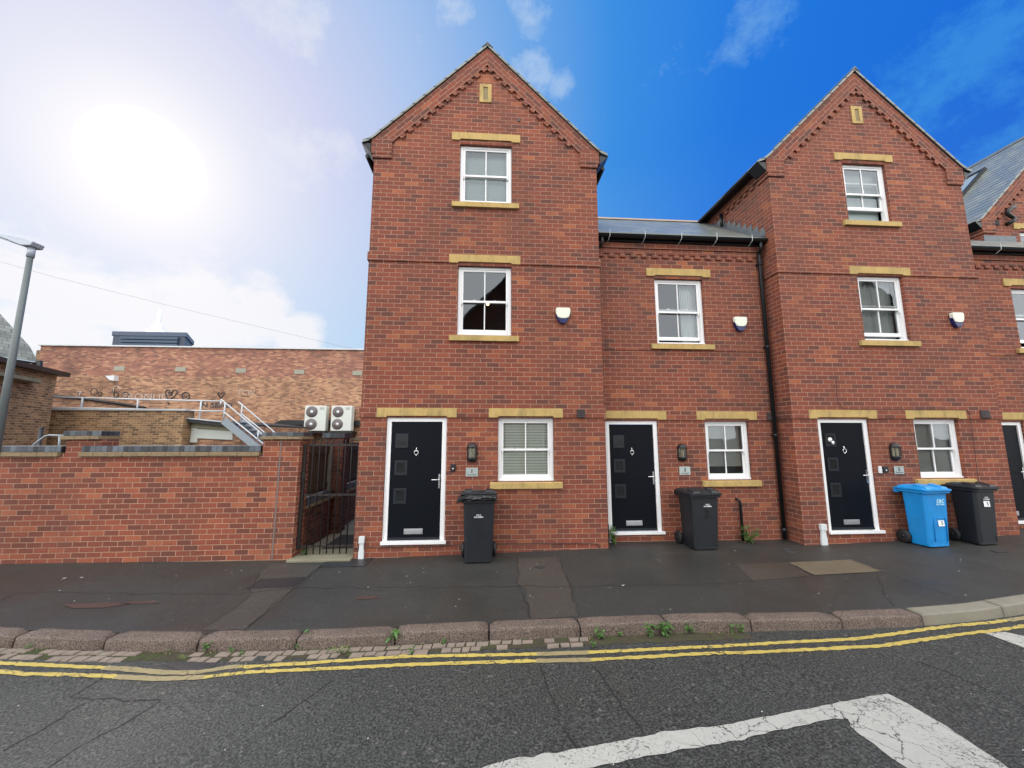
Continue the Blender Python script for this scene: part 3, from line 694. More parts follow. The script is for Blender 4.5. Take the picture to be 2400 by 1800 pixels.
def gable_house(h,x0,x1,y,base,wins,dr,cx,cz=7.80,sl=1.0,back=9.0,lower=True,side_det=False,arrow=True,bands=True,side0=None,side1=None,seed=0):
    """three-storey gable-fronted house"""
    ez0=cz-sl*(cx-x0); ez1=cz-sl*(x1-cx)
    ops=[(w[0],w[1],w[3],w[2]) for w in wins]+([(dr[0],dr[1],dr[3],dr[2])] if dr else [])
    b=MB(); wall(b,x0,x1,base,cz,y,ops,gable=(cx,cz,sl))
    b.face([(x0,y,base),(x0,y,ez0),(x0,back,ez0),(x0,back,base)]); b.face([(x1,y,base),(x1,back,base),(x1,back,ez1),(x1,y,ez1)])
    b.face([(x0,back,base),(x1,back,base),(x1,back,ez1),(cx,back,cz),(x0,back,ez0)])
    b.build('wall',M_BRICK,h,recalc=False)
    # raking brick band + teeth
    rb=MB(); c45=math.cos(math.atan(sl)); s45=math.sin(math.atan(sl))
    def ruv(sg): return lambda a,b_:((a-cx)*c45+sg*(b_-cz)*s45+20.03, -sg*(a-cx)*s45+(b_-cz)*c45+.324+.01)
    W=.40
    rb.prism([(cx,cz-W),(x0+.30,ez0+.30*sl-W),(x0-.02,ez0-.02*sl),(cx,cz-.005)],y-.032,y-.0005,uvf=ruv(1))
    rb.prism([(cx,cz-.005),(x1+.02,ez1-.02*sl),(x1-.30,ez1+.30*sl-W),(cx,cz-W)],y-.032,y-.0005,uvf=ruv(-1))
    rb.build('verge_band',M_BRICK,h,bevel=.002)
    rt=MB()
    for sg,xe in ((-1,x0),(1,x1)):
        d=Vector((sg*c45,0,-s45)); nrm=Vector((-sg*s45*1.0,0,-c45)); L=(abs(xe-cx)-.36)/c45; nt=int(L/.2)
        for i in range(nt):
            s0=.06+i*.2; p=Vector((cx,y-.019,cz-W))+d*(s0+.055)+nrm*.036
            rt.obox(p,d*.055,(0,.018,0),nrm*.037)
    rt.build('dentil_course',M_BRICK,h,bevel=.002)
    # kneelers
    kn=MB()
    for sg,xe,ez in ((1,x0,ez0),(-1,x1,ez1)):
        a,c=sorted((xe-sg*.055,xe+sg*.33)); kn.box(a,c,y-.036,y+.3,5.335+.0,ez+.0-.005)
        a,c=sorted((xe-sg*.028,xe+sg*.33)); kn.box(a,c,y-.030,y+.3,5.255,5.334)
    kn.build('kneeler',M_BRICK,h,bevel=.003)
    # roof
    rf=MB(); T=.055; yo=y-.065
    def sec(sg,xe,ez): return [(cx,cz+.06),(xe,ez+.06),(xe-sg*.11,ez-.03),(xe-sg*.215,ez-.07)]
    for sg,xe,ez in ((1,x0,ez0),(-1,x1,ez1)):
        s_=sec(sg,xe,ez); acc=0
        for (a,b_),(c,d) in zip(s_,s_[1:]):
            l=math.hypot(c-a,d-b_)
            rf.face([(a,yo,b_),(a,back+.1,b_),(c,back+.1,d),(c,yo,d)],uv=[(0,-acc),(back-yo,-acc),(back-yo,-acc-l),(0,-acc-l)])
            rf.face([(a,yo,b_-T),(c,yo,d-T),(c,back+.1,d-T),(a,back+.1,b_-T)]); rf.face([(a,yo,b_),(c,yo,d),(c,yo,d-T),(a,yo,b_-T)]); acc+=l
        a,b_=s_[-1]; rf.face([(a,yo,b_),(a,back+.1,b_),(a,back+.1,b_-T),(a,yo,b_-T)])
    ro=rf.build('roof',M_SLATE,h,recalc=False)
    rg=MB(); rg.prism([(cx-.11,cz-.03),(cx-.0,cz+.10),(cx+.11,cz-.03),(cx+.0,cz+.065)],yo-.01,back+.1); rg.build('ridge',M_LEAD,ro)
    gu=MB()
    for sg,xe,ez in ((1,x0,ez0),(-1,x1,ez1)):
        q=xe-sg*.225; gu.prism([(q-sg*.02,ez-.11),(q+sg*.16,ez-.12),(q+sg*.16,ez-.30),(q+sg*.10,ez-.24)],yo+.03,y+.26); gu.prism([(q-sg*.0,ez-.10),(q+sg*.22,ez-.10),(q+sg*.22,ez-.15),(q-sg*.0,ez-.13)],y+.30,back)
        gu.tube([(q+sg*.0,y+.29,ez-.135),(q+sg*.0,back,ez-.135)],.045,10)
    gu.build('gutter',M_BLKP,h)
    if arrow:
        ax,az0,az1=cx-.03 if arrow is True else cx,6.575,6.985; a=MB()
        a.box(ax-.12,ax-.045,y-.02,y+.05,az0,az1); a.box(ax+.045,ax+.12,y-.02,y+.05,az0,az1); a.box(ax-.045,ax+.045,y-.02,y+.05,az1-.07,az1); a.box(ax-.045,ax+.045,y-.02,y+.05,az0,az0+.055)
        o=a.build('arrow_slit',M_STONE,h,bevel=.003); g=MB(); g.box(ax-.046,ax+.046,y-.006,y-.001,az0+.05,az1-.06); g.build('slit_recess',plain('slit_shade',(.24,.19,.10),.9),o)
    for w in wins:
        window(h,*w[:4],y,*w[4:6]) if not w[6] else None
    return ez0,ez1
# house 1 --------------------------------------------------------------
H1=thing('gabled_brick_house','tall gabled red brick terraced house number 1, nearest the iron gate','house',(-.03,D,-2.0),'terraced houses in the street')
x10,x11=-2.185,2.13
d1=(avgx([(907.4,980.3),(892.3,1276)],D),avgx([(1047.6,980.3),(1041.4,1273.7)],D),.318,-1.80)
W1=[(-.557,.452,5.655,4.43,.0,'sheet',0),(-.553,.446,3.155,1.825,.02,'dark',0),(.206,1.205,.318,-.788,0,'blind',0)]
gable_house(H1,x10,x11,D,-2.5,W1,d1,-.045)
for i,w in enumerate(W1):
    zt=[5.72,3.195,.324][i]; lintel(H1,w[0],w[1],zt,D); sill(H1,w[0],w[1],w[3]+.003,D)
lintel(H1,d1[0],d1[1],.324,D,ov=.17)
door(H1,*d1,D)
band(H1,x10-.022,x11+.022,.324,D,[(d1[0]-.17,d1[1]+.17),(W1[2][0]-.165,W1[2][1]+.165)],side0=D+3,side1=D+SET)
band(H1,x10-.022,x11+.022,3.195,D,[(W1[1][0]-.165,W1[1][1]+.165)],side0=D+3,side1=D+SET)
p0,p1=at(1351.7,978.9),at(1369.3,959.8); vent(H1,p0.x,p1.x,p0.z,p1.z,D-.022)
p0=at(1216,282); b=MB(); b.box(p0.x-.03,p0.x+.03,D-.012,D+.0,p0.z-.03,p0.z+.03); b.build('overflow_vent',M_GREYV,H1,bevel=.003)
# lit bulb behind the first-floor glass
LB=thing('ceiling_lamp','small glowing ceiling bulb seen through the middle window above the leftmost front door','lamp',at(1143,712,D+.9))
b=MB(); p=at(1143,712,D+.9); b.lathe([(0,-.035),(.025,-.025),(.035,0),(.025,.025),(0,.035)],p,12); b.build('bulb',M_LIT,LB)
b=MB(); b.tube([p+Vector((0,0,.03)),p+Vector((0,0,.6))],.004,6); b.build('flex',M_BLKM,LB)
# house 5 --------------------------------------------------------------
H5=thing('gabled_brick_house','tall gabled red brick terraced house number 5, behind the blue wheelie bin','house',(7.85,D,-1.9),'terraced houses in the street')
x50,x51=5.715,9.985
d5=(avgx([(1915.4,983.3),(1944.3,1260.5)],D),avgx([(2034.4,982.5),(2067.8,1256.7)],D),.318,-1.755)
W5=[(7.352,8.311,5.655,4.36,.27,'sheet',0),(7.371,8.347,3.19,1.86,.07,'gcurtain',0),(8.147,9.077,.318,-.79,0,'gblind',0)]
gable_house(H5,x50,x51,D,-2.5,W5,d5,7.85)
for i,w in enumerate(W5):
    zt=[5.70,3.20,.324][i]; lintel(H5,w[0],w[1],zt,D); sill(H5,w[0],w[1],w[3]+.003,D)
lintel(H5,d5[0],d5[1],.324,D,ov=.17); door(H5,*d5,D,sticker=True)
band(H5,x50-.022,x51+.022,.324,D,[(d5[0]-.17,d5[1]+.17),(W5[2][0]-.165,W5[2][1]+.165)],side0=D+SET,side1=D+SET)
band(H5,x50-.022,x51+.022,3.195,D,[(W5[1][0]-.165,W5[1][1]+.165)],side0=D+3.6,side1=D+SET)
p0,p1=at(2294.4,980),at(2311.6,961.8); vent(H5,p0.x,p1.x,p0.z,p1.z,D-.022)
# side eaves corbel of house 5
b=MB(); b.box(x50-.035,x50-.0005,D+.31,D+4,5.36,5.60)
for i in range(16):
    y=D+.42+i*.225; b.box(x50-.033,x50-.0005,y,y+.1125,5.28,5.355)
b.build('eaves_corbel',M_BRICK,H5,bevel=.002)
# house 3 --------------------------------------------------------------
H3=thing('low_brick_house','low two-storey red brick terraced house number 3 between the two tall gabled houses','house',(3.9,D+SET,-1.95),'terraced houses in the street')
Y3=D+SET
d3=(2.262,3.29,.29,-1.80); g3=(4.231,5.12,.285,-.832); w3=(3.37,4.384,3.172,1.82)
def low_house(h,x0,x1,y,dr,gw,uw,zg,zb_,opening,backs,m):
    b=MB(); ops=[(q[0],q[1],q[3],q[2]) for q in ([dr] if dr else [])+([gw] if gw else [])+[uw]]
    wall(b,x0,x1,-2.5,4.0,y,ops); b.build('wall',m,h,recalc=False)
    window(h,*uw,y,opening,backs[0]); lintel(h,uw[0],uw[1],uw[2]+.04,y); sill(h,uw[0],uw[1],uw[3]+.003,y)
    if gw: window(h,*gw,y,0,backs[1]); lintel(h,gw[0],gw[1],zg,y); sill(h,gw[0],gw[1],gw[3]+.003,y)
    if dr: lintel(h,dr[0],dr[1],zg,y,ov=.17); door(h,*dr,y)
    gp=[]
    if dr: gp.append((dr[0]-.17,dr[1]+.17))
    if gw: gp.append((gw[0]-.165,gw[1]+.165))
    band(h,x0,x1,zg,y,gp,m=m); band(h,x0,x1,zb_,y,[(uw[0]-.135,uw[1]+.135)],ht=.03,m=m,yp=.014)
p0,p1=at(1796.4,985,Y3),at(1813.7,967,Y3); vent(H3,p0.x,p1.x,p0.z,p1.z,Y3-.022)
low_house(H3,x11+.0,x50,Y3,d3,g3,w3,at(1600,984,Y3).z,at(1412,819.7,Y3).z,.055,('curtain','half'),M_BRICK3)
def eaves(h,x0,x1,y,m,z_top=None,ridge=(9.15,5.60),rx1=None,stop=None):
    zb_=at(1600,587,Y3).z   # underside of the corbelled band
    b=MB(); b.box(x0,x1,y-.03,y-.0005,zb_,3.99); b.build('eaves_band',m,h,bevel=.002)
    b=MB(); z1=at(1600,600,Y3).z
    b.box(x0,x1,y-.018,y-.0005,z1,z1+.083+.02)
    n=int((x1-x0)/.225)
    for i in range(n):
        a=x0+.09+i*.225; b.box(a,a+.1125,y-.030,y-.001,z1-.075,z1-.001)
    b.build('dentil_course',m,h,bevel=.002)
    ye,ze=y-.15,4.06; yr,zr_=ridge if not stop else stop
    rf=MB(); L=math.hypot(yr-ye,zr_-ze); X1=x1
    rf.face([(x0,ye,ze),(X1,ye,ze),(X1,yr,zr_),(x0,yr,zr_)],uv=[(x0,0),(X1,0),(X1,L),(x0,L)])
    if not stop: rf.face([(x0,yr,zr_),(X1,yr,zr_),(X1,yr+2.1,ze),(x0,yr+2.1,ze)],uv=[(x0,0),(X1,0),(X1,L),(x0,L)])
    rf.face([(x0,ye,ze),(X1,ye,ze),(X1,ye,ze-.04),(x0,ye,ze-.04)]); rf.face([(x0,ye,ze-.04),(X1,ye,ze-.04),(X1,y+.05,ze+.02),(x0,y+.05,ze+.02)])
    ro=rf.build('roof',M_SLATE,h,recalc=False)
    if not stop:
        t=MB(); t.prism([(yr-.1,zr_-.05),(yr,zr_+.05),(yr+.1,zr_-.05)],x0,X1,f=lambda a,b_,c:(c,a,b_)); t.build('ridge',plain('buff_ridge_tile',(.33,.25,.18),.7,var=.25),ro)
    g=MB(); yc=y-.155
    P=[(yc+.062*math.cos(t_),ze-.06+.062*math.sin(t_)) for t_ in [math.pi+i*math.pi/8 for i in range(9)]]
    P2=[(yc+.054*math.cos(t_),ze-.06+.054*math.sin(t_)) for t_ in [math.pi+i*math.pi/8 for i in range(9)]]
    for (a,b_),(c,d) in zip(P,P[1:]): g.face([(x0,a,b_),(X1,a,b_),(X1,c,d),(x0,c,d)],sm=True)
    for (a,b_),(c,d) in zip(P2,P2[1:]): g.face([(x0,a,b_),(X1,a,b_),(X1,c,d),(x0,c,d)],sm=True)
    g.face([(x0,P[0][0],P[0][1]),(X1,P[0][0],P[0][1]),(X1,P2[0][0],P2[0][1]),(x0,P2[0][0],P2[0][1])])
    g.box(x0,X1,y-.085,y-.032,ze-.15,ze-.045)
    g.build('gutter',M_BLKP,h,recalc=False)
    return yc,ze
yc,ze=eaves(H3,x11+.002,x50-.002,Y3,M_BRICK3)
for px in (1428,1510,1595,1677,1759):
    x=at(px,570,Y3-.16).x
    b=MB(); b.box(x-.004,x+.004,yc-.072,yc-.064,ze-.12,ze+.01); b.tube([(x,yc-.066,ze-.12),(x-.012,yc+.02,ze-.18),(x-.03,Y3-.034,ze-.22)],.004,6); b.build('gutter_bracket',M_GALV,H3)
def downpipe(h,xa,ya,z0,xb,yb,z1,name='downpipe',r=.034,straight=False):
    b=MB()
    b.tube([(xa,ya,z0),(xa,ya,z0-.12),(xa+(xb-xa)*.15,ya+.03,z0-.19),(xa+(xb-xa)*.8,yb-.02,z0-.2),(xb,yb,z0-.27),(xb,yb,z1)],r,12)
    z=z0-.45
    while z>z1+.2:
        b.lathe([(r+.001,-.03),(r+.008,-.03),(r+.008,.03),(r+.001,.03)],(xb,yb,z),12); b.box(xb-.055,xb+.055,yb+.01,yb+.06,z-.012,z+.012); z-=1.75
    b.lathe([(r+.001,-.04),(r+.01,-.04),(r+.01,.04),(r+.001,.04)],(xb,yb,z1+.16),12)
    return b.build(name,M_BLKP,h)
pr_=at(1842,700,Y3-.06)
downpipe(H3,at(1783,577,yc).x,yc,ze-.10,x50-.11,Y3-.06,zp(5.6,D)+.03,r=.037)
downpipe(H3,x11+.14,yc,ze-.10,x11+.05,Y3-.06,zp(2.2,D)+.02,r=.033)
wp=at(1728,1170.6,Y3-.05); wq=at(1740,1266,Y3-.05)
b=MB(); xw=(wp.x+wq.x)/2+.02; b.tube([(xw-.03,Y3+.02,wp.z),(xw-.03,Y3-.04,wp.z),(xw,Y3-.055,wp.z-.03),(xw+.01,Y3-.055,wp.z-.08),(xw+.01,Y3-.055,zp(xw,D)-.02)],.024,10); b.build('waste_pipe',M_BLKP,H3)
# stepped lead flashing up house 5's side wall
fl=MB(); ye,zee=Y3-.15,4.06; yr,zr5=9.15,5.60; L=12; pts=[]
for i in range(L+1):
    t_=i/L; y=ye+(yr-ye)*t_; z=zee+(zr5-zee)*t_; pts.append((y,z))
for (a,b_),(c,d) in zip(pts,pts[1:]):
    fl.prism([(a,b_-.02),(c,d-.02),(c,d+.07),(a+.02,d+.115),(a,b_+.07)],x50-.012,x50-.001,f=lambda p,q,s:(s,p,q))
for (a,b_),(c,d) in zip(pts,pts[1:]): fl.face([(x50-.16,a,b_+.008),(x50-.16,c,d+.008),(x50-.003,c,d+.02),(x50-.003,a,b_+.02)])
fl.build('lead_flashing',M_LEAD,H5)
b=MB(); q=at(1664,503,9.0); b.tube([(x50-.07,8.35,5.35),(x50-.07,8.35,4.95)],.035,10); b.build('roof_outlet_pipe',M_BLKP,H5)
# house 7 --------------------------------------------------------------
H7=thing('low_brick_house','low red brick terraced house at the right edge, beyond the black bin numbered 5','house',(11.5,Y3,-1.8),'terraced houses in the street')
uw7=(at(2381,745,Y3).x,at(2381,745,Y3).x+1.0,at(2369,675.5,Y3).z,at(2393.6,815.5,Y3).z)
dx7=at(2395.5,985.4,Y3).x; d7=(dx7-1.03,dx7,.29,-1.72)
low_house(H7,x51,22,Y3,d7,None,uw7,at(1600,984,Y3).z,at(1412,819.7,Y3).z,.1,('dark','dark'),M_BRICK3)
eaves(H7,x51+.002,22,Y3,M_BRICK3,stop=(8.62,at(2350,566,8.62).z))
x=at(2340,600,Y3-.16).x; b=MB(); b.box(x-.004,x+.004,yc-.072,yc-.064,ze-.12,ze+.01); b.tube([(x,yc-.066,ze-.12),(x-.012,yc+.02,ze-.18),(x-.03,Y3-.034,ze-.22)],.004,6); b.build('gutter_bracket',M_GALV,H7)
# house 9 --------------------------------------------------------------
Y9=8.60; x90=12.95; x91=19.45; c9=(x90+x91)/2
H9=thing('gabled_brick_house','set-back gabled brick house with green-grey slate roof and skylight at the far right','house',(c9,Y9,-1.7),'terraced houses in the street')
w9=(at(2392,560,Y9).x,at(2392,560,Y9).x+1.0,at(2390,542,Y9).z,at(2390,542,Y9).z-1.25,.0,'dark',0)
gable_house(H9,x90,x91,Y9,-2.5,[w9],None,c9,cz=8.925,arrow=False,back=18)
lintel(H9,w9[0],w9[1],w9[2]+.05,Y9)
b=MB(); b.tube([at(px,py,Y9-.09) for px,py in ((2378,484),(2370,487),(2362,494),(2362,502),(2370,507),(2377,511),(2376,517),(2367,522))]+[at(2358,526,Y9)],.047,10); b.build('flue_pipe',M_BLKP,H9)
p0,p1=at(2327,528,Y9),at(2338,517,Y9); vent(H9,p0.x,p1.x,p0.z,p1.z,Y9)
n9=Vector((-1,0,1)).normalized(); P9=(c9,0,8.985)
sk=[on_plane(px,py,P9,n9)+n9*.05 for px,py in ((2240,441),(2298,404),(2262,453),(2205,492))]
b=MB(); 
A=sk[0]; 
y0,y1=min(p.y for p in sk),max(p.y for p in sk)
xa,xb,y0,y1=14.35,15.42,9.9,10.6
def s9(x,y,o): return Vector((x,y,8.985-(c9-x)))+n9*o
fr=.07
for (a0,a1,b0,b1) in ((xa,xb,y0,y0+fr),(xa,xb,y1-fr,y1),(xa,xa+fr,y0+fr,y1-fr),(xb-fr,xb,y0+fr,y1-fr)):
    b.face([s9(a0,b0,.09),s9(a1,b0,.09),s9(a1,b1,.09),s9(a0,b1,.09)])
    for q,w_ in (((a0,b0),(a1,b0)),((a1,b0),(a1,b1)),((a1,b1),(a0,b1)),((a0,b1),(a0,b0))): b.face([s9(*q,0),s9(*w_,0),s9(*w_,.09),s9(*q,.09)])
sl_=b.build('skylight',M_BLKM,H9); b=MB(); b.face([s9(xa+fr,y0+fr,.06),s9(xb-fr,y0+fr,.06),s9(xb-fr,y1-fr,.06),s9(xa+fr,y1-fr,.06)]); b.build('skylight_pane',plain('skylight_glass',(.25,.3,.3),.05),sl_)
b=MB(); b.box(x90-.02,x90+.9,Y9-.012,Y9-.001,at(2300,565,Y9).z-.3,at(2300,556,Y9).z+.05); b.build('lead_flashing',M_LEAD,H9)
# ------------------------------------------------------------------ fittings on the fronts
def alarm(px0,px1,py0,py1,Y,label):
    a,c=at(px0,py0,Y-.05),at(px1,py1,Y-.05); cx=(a.x+c.x)/2; w=(c.x-a.x)/2; zt,zb=a.z,c.z; h=zt-zb
    t=thing('alarm_box',label,'burglar alarm',(cx,Y,zb),'alarm boxes on the house fronts')
    b=MB(); b.prism([(cx-w*.86,zt),(cx+w*.86,zt),(cx+w,zt-h*.12),(cx+w*.93,zt-h*.42),(cx+w*.72,zt-h*.64),(cx+w*.3,zt-h*.70),(cx-w*.3,zt-h*.70),(cx-w*.72,zt-h*.64),(cx-w*.93,zt-h*.42),(cx-w,zt-h*.12)],Y-.085,Y-.012); b.build('cover',M_ALW,t,bevel=.012)
    b=MB(); b.prism([(cx-w*.92,zt-.02),(cx+w*.92,zt-.02),(cx+w*.95,zt-h*.42),(cx+w*.72,zt-h*.75),(cx+w*.34,zb),(cx-w*.34,zb),(cx-w*.72,zt-h*.75),(cx-w*.95,zt-h*.42)],Y-.07,Y-.001); b.build('base',M_ALB,t,bevel=.006)
alarm(1302,1337,721.6,758,D,'cream and navy alarm box right of the middle window of house number 1')
alarm(1719,1751.6,743,776,Y3,'cream and navy alarm box on the low middle house, beside the black downpipe')
alarm(2228,2260,733,767,D,'cream and navy alarm box high above the wheelie bins')
def wlamp(px,py0,py1,Y,label):
    a,c=at(px,py0,Y-.07),at(px,py1,Y-.07); cx=(a.x+c.x)/2; h=a.z-c.z; zb=c.z; r=.082
    t=thing('wall_lantern',label,'wall lamp',(cx,Y,zb),'black wall lanterns beside the doors'); cc=(cx,Y-.02,zb)
    b=MB(); b.lathe([(.0,h),(r*.35,h*.99),(r*.7,h*.95),(r*.93,h*.88),(r*1.05,h*.80),(r*1.08,h*.76),(r*.95,h*.75)],cc,18,a0=-math.pi,a1=0); b.build('cap',M_BLKM,t)
    b=MB(); b.lathe([(r*.96,h*.27),(r*1.06,h*.24),(r*.98,h*.18),(r*.6,h*.07),(r*.3,h*.02),(0,0)],cc,18,a0=-math.pi,a1=0); b.build('base',M_BLKM,t)
    b=MB(); b.prism([(cx-r*1.05,zb+h*.06),(cx+r*1.05,zb+h*.06),(cx+r*1.1,zb+h*.8),(cx+r*.6,zb+h*.97),(cx-r*.6,zb+h*.97),(cx-r*1.1,zb+h*.8)],Y-.018,Y-.001); b.build('back_plate',M_BLKM,t)
    b=MB()
    for k in range(5):
        an=-math.pi*(k+.0)/4; x=cx+r*1.0*math.cos(an); y=Y-.02+r*1.0*math.sin(an); b.box(x-.004,x+.004,y-.004,y+.004,zb+h*.26,zb+h*.76)
    b.build('cage',M_BLKM,t)
    b=MB(); b.lathe([(r*.9,h*.26),(r*.9,h*.75)],cc,18,a0=-math.pi,a1=0); b.build('glass',M_GLASS,t,recalc=False)
    b=MB(); b.box(cx-r*.85,cx+r*.85,Y-.022,Y-.019,zb+h*.27,zb+h*.74); b.build('reflector',plain('tarnished_reflector',(.50,.45,.32),.5),t)
    b=MB(); b.tube([(cx+.01,Y-.06,zb+h*.27),(cx+.01,Y-.06,zb+h*.40)],.014,8); b.lathe([(.019,0),(.021,h*.12),(.016,h*.25),(0,h*.27)],(cx+.01,Y-.06,zb+h*.40),10); b.build('bulb',M_BULB,t)
wlamp(1106.3,1038,1084.8,D,'black lantern with clear glass right of the leftmost front door')
wlamp(1602,1039.8,1082.5,Y3,'black lantern between door and window of the low middle house')
wlamp(2104,1037.7,1080.8,D,'black lantern above the blue wheelie bin')
def plaque(px0,px1,py0,py1,Y,num,label):
    a,c=at(px0,py0,Y-.02),at(px1,py1,Y-.02); t=thing('house_number_plaque',label,'house number',((a.x+c.x)/2,Y,c.z),'house number plaques')
    b=MB(); b.box(a.x,c.x,Y-.02,Y-.014,c.z,a.z); b.build('plate',M_PLQ,t,bevel=.001)
    b=MB()
    for s_ in (.12,.88): b.lathe([(0,-.026),(.006,-.024),(.007,-.001)],(a.x+(c.x-a.x)*s_,Y,c.z+(a.z-c.z)*.45),8,'y')
    b.build('fixing_screw',M_CHROME,t)
    h=a.z-c.z; text(num,h*.66,((a.x+c.x)/2,Y-.022,c.z+h*.60),M_TXTB,t,'number',bold=.0012)
    text('Union Street',h*.19,((a.x+c.x)/2,Y-.022,c.z+h*.20),M_TXTB,t,'street_name')
plaque(1091.9,1119.9,1096,1116.7,D,'1','small grey plaque with number 1')
plaque(1592,1618.7,1093.6,1112.7,Y3,'3','small grey plaque with number 3')
plaque(2095,2120,1092.7,1111,D,'5','small grey plaque with number 5')
def bell(px0,px1,py0,py1,Y,m,label,dot):
    a,c=at(px0,py0,Y-.02),at(px1,py1,Y-.02); t=thing('doorbell',label,'doorbell',((a.x+c.x)/2,Y,c.z))
    b=MB(); b.box(a.x,c.x,Y-.028,Y-.001,c.z,a.z); b.build('housing',m,t,bevel=.006)
    b=MB(); b.lathe([(0,-.034),(.011,-.032),(.012,-.02)],((a.x+c.x)/2,Y,c.z+(a.z-c.z)*.38),12,'y'); b.build('button',dot,t)
    if m is not M_WHITE2:
        b=MB(); b.lathe([(0,-.031),(.006,-.030),(.006,-.02)],((a.x+c.x)/2,Y,c.z+(a.z-c.z)*.8),10,'y'); b.build('lens',plain('camera_lens',(.02,.02,.03),.05),t)
bell(1056,1067.5,1087.6,1105,D,M_BLKM,'black doorbell beside the leftmost front door',M_STICK)
bell(2058.5,2068,1092.7,1109.2,D,M_WHITE2,'white-buttoned doorbell nearer the door of house number 5',M_WHITE)
bell(2069.5,2083,1092.9,1107.5,D,M_BLKM,'black doorbell nearer the plaque of house number 5',M_STICK)
def meter(px0,px1,py0,Y,label,slim=False):
    a=at(px0,py0,Y-.05); c=at(px1,py0,Y-.05); x0,x1=a.x,c.x; zt=a.z; z0=zp(x0,D)-.02
    t=thing('cable_duct_box',label,'cable duct',((x0+x1)/2,Y,z0),'white cable duct boxes at the foot of the walls')
    b=MB(); w=x1-x0; b.box(x0,x1,Y-.06,Y-.001,zt-.11,zt); b.build('box',M_WHITE2,t,bevel=.006)
    b=MB(); b.prism([(x0+w*.12,zt-.111),(x1-w*.12,zt-.111),(x1-w*.12,zt-.18),(x1+.0,zt-.26),(x1,z0),(x0,z0),(x0,zt-.26),(x0+w*.12,zt-.18)],Y-.045,Y-.001); b.build('duct',M_WHITE2,t,bevel=.005)
meter(841,854,1258,D,'white cable duct box at the foot of house number 1 by the gate')
meter(1923.5,1937,1229,D,'white cable duct box left of the door of house number 5')
meter(1426.5,1433,1229,Y3-.02,'narrow white cable duct box left of the middle door, behind the wall corner')
# loose cables
b=MB(); b.tube(dens([at(px,py,D-.012) for px,py in ((822,1284),(845,1284.5),(870,1283),(889,1283.5))]+[at(1045,1280,D-.012),at(1078,1277,D-.012),at(1170,1275,D-.012),at(1260,1274,D-.012),at(1395,1274,D-.012),at(1402,1276,D-.012),at(1406,1284,D-.012)],.1),.006,6)
tag(b.build('wall_cable',M_BLKM),'thin black cable clipped along the foot of house number 1','cable')
b=MB(); b.tube(dens([at(px,py,D-.034) for px,py in ((1959,884),(1960,900),(1961,925),(1965,945),(1975,957),(2000,959.3),(2100,959.6),(2255,960),(2268,962),(2273,969),(2275,985),(2285,1060),(2294,1132))],.08),.005,6)
tag(b.build('wall_cable',plain('dark_brown_cable',(.05,.018,.015),.6)),'thin dark cable running over the lintels and down the front of house number 5','cable')
# ------------------------------------------------------------------ garden wall, gate and side passage
GW=thing('garden_wall','long red brick garden wall with blue brick coping left of the iron gate','wall',(-6,D,-2.0))
cz_=at(400,1069).z; ct=at(400,1045).z; gx1=at(612,1060).x
pz=at(665,1030).z; ptop=at(665,1013).z; rx0,rx1=-3.77,-3.165
b=MB(); wall(b,-14,gx1+.02,-2.5,cz_+.045,D,[]); b.face([(-14,D+.225,-2.5),(gx1,D+.225,-2.5),(gx1,D+.225,cz_),(-14,D+.225,cz_)]); b.face([(-14,D,-2.5),(-14,D+.225,-2.5),(-14,D+.225,cz_),(-14,D,cz_)])
b.build('brickwork',M_BRICKG,GW,recalc=False)
lx0,lx1=at(147,1100).x,at(235,1060).x; lz=at(190,1030).z
b=MB(); b.box(rx0,rx1+.0,D-.003,D+.36,-2.5,pz); b.build('pier',M_BRICKG,GW)
b=MB(); b.box(lx0,lx1,D+.001,D+.3,cz_,lz); b.build('pier',M_BRICKG,GW)
def coping(x0,x1,zb,zt,y0,y1):
    m1=zb+(zt-zb)*.42
    b=MB(); b.box(x0,x1,y0-.012,y1+.012,m1+.002,zt); b.build('coping',M_BLUEB,GW,bevel=.004)
    b=MB(); x=x0-.0
    while x<x1:
        w=min(.225,x1-x); b.box(x,x+w-.004,y0-.05-random.uniform(0,.006),y1+.05,zb+random.uniform(0,.004),m1-random.uniform(0,.004)); x+=.225
    b.build('creasing_tiles',M_CREAS,GW,bevel=.004)
coping(-14,at(145,1050).x,cz_,ct,D,D+.225); coping(at(193,1050).x,gx1-.005,cz_,ct,D,D+.225)
coping(at(150.5,1017).x,at(239.4,1017).x,lz,at(190,1010).z,D,D+.3)
coping(rx0-.035,rx1+.05,pz,ptop,D,D+.36)
b=MB(); xj=at(648,1180).x; b.box(xj-.012,xj+.012,D-.008,D-.002,-2.2,pz); b.build('movement_joint',plain('grey_mastic',(.16,.12,.11),.7),GW)
# gate
GY=6.98; GX0,GX1=-3.155,-2.20
GT=thing('iron_gate','black wrought iron side gate of upright bars between garden wall and house number 1','gate',((GX0+GX1)/2,GY,-1.95))
zt=at(760,1043,GY).z; zb=at(760,1280,GY).z; zm=at(760,1160,GY).z
b=MB(); b.box(GX0,GX0+.05,GY-.025,GY+.025,zb-.04,zt+.01); b.build('hinge_stile',M_IRON,GT,bevel=.003)
b=MB(); b.box(GX1-.035,GX1-.005,GY-.012,GY+.012,zb-.04,zt); b.build('latch_stile',M_IRON,GT,bevel=.003)
for z in (zt,zm,zb):
    b=MB(); b.box(GX0+.05,GX1-.035,GY-.006,GY+.006,z-.018,z+.018); b.build('rail',M_IRON,GT,bevel=.002)
for i in range(7):
    x=GX0+.05+(GX1-GX0-.085)*(i+1)/8+.0
    b=MB(); b.tube([(x,GY-.001,zb-.12),(x,GY-.001,zt+.075),(x,GY-.001,zt+.11)],[.011,.011,.003],8); b.build('bar',M_IRON,GT)
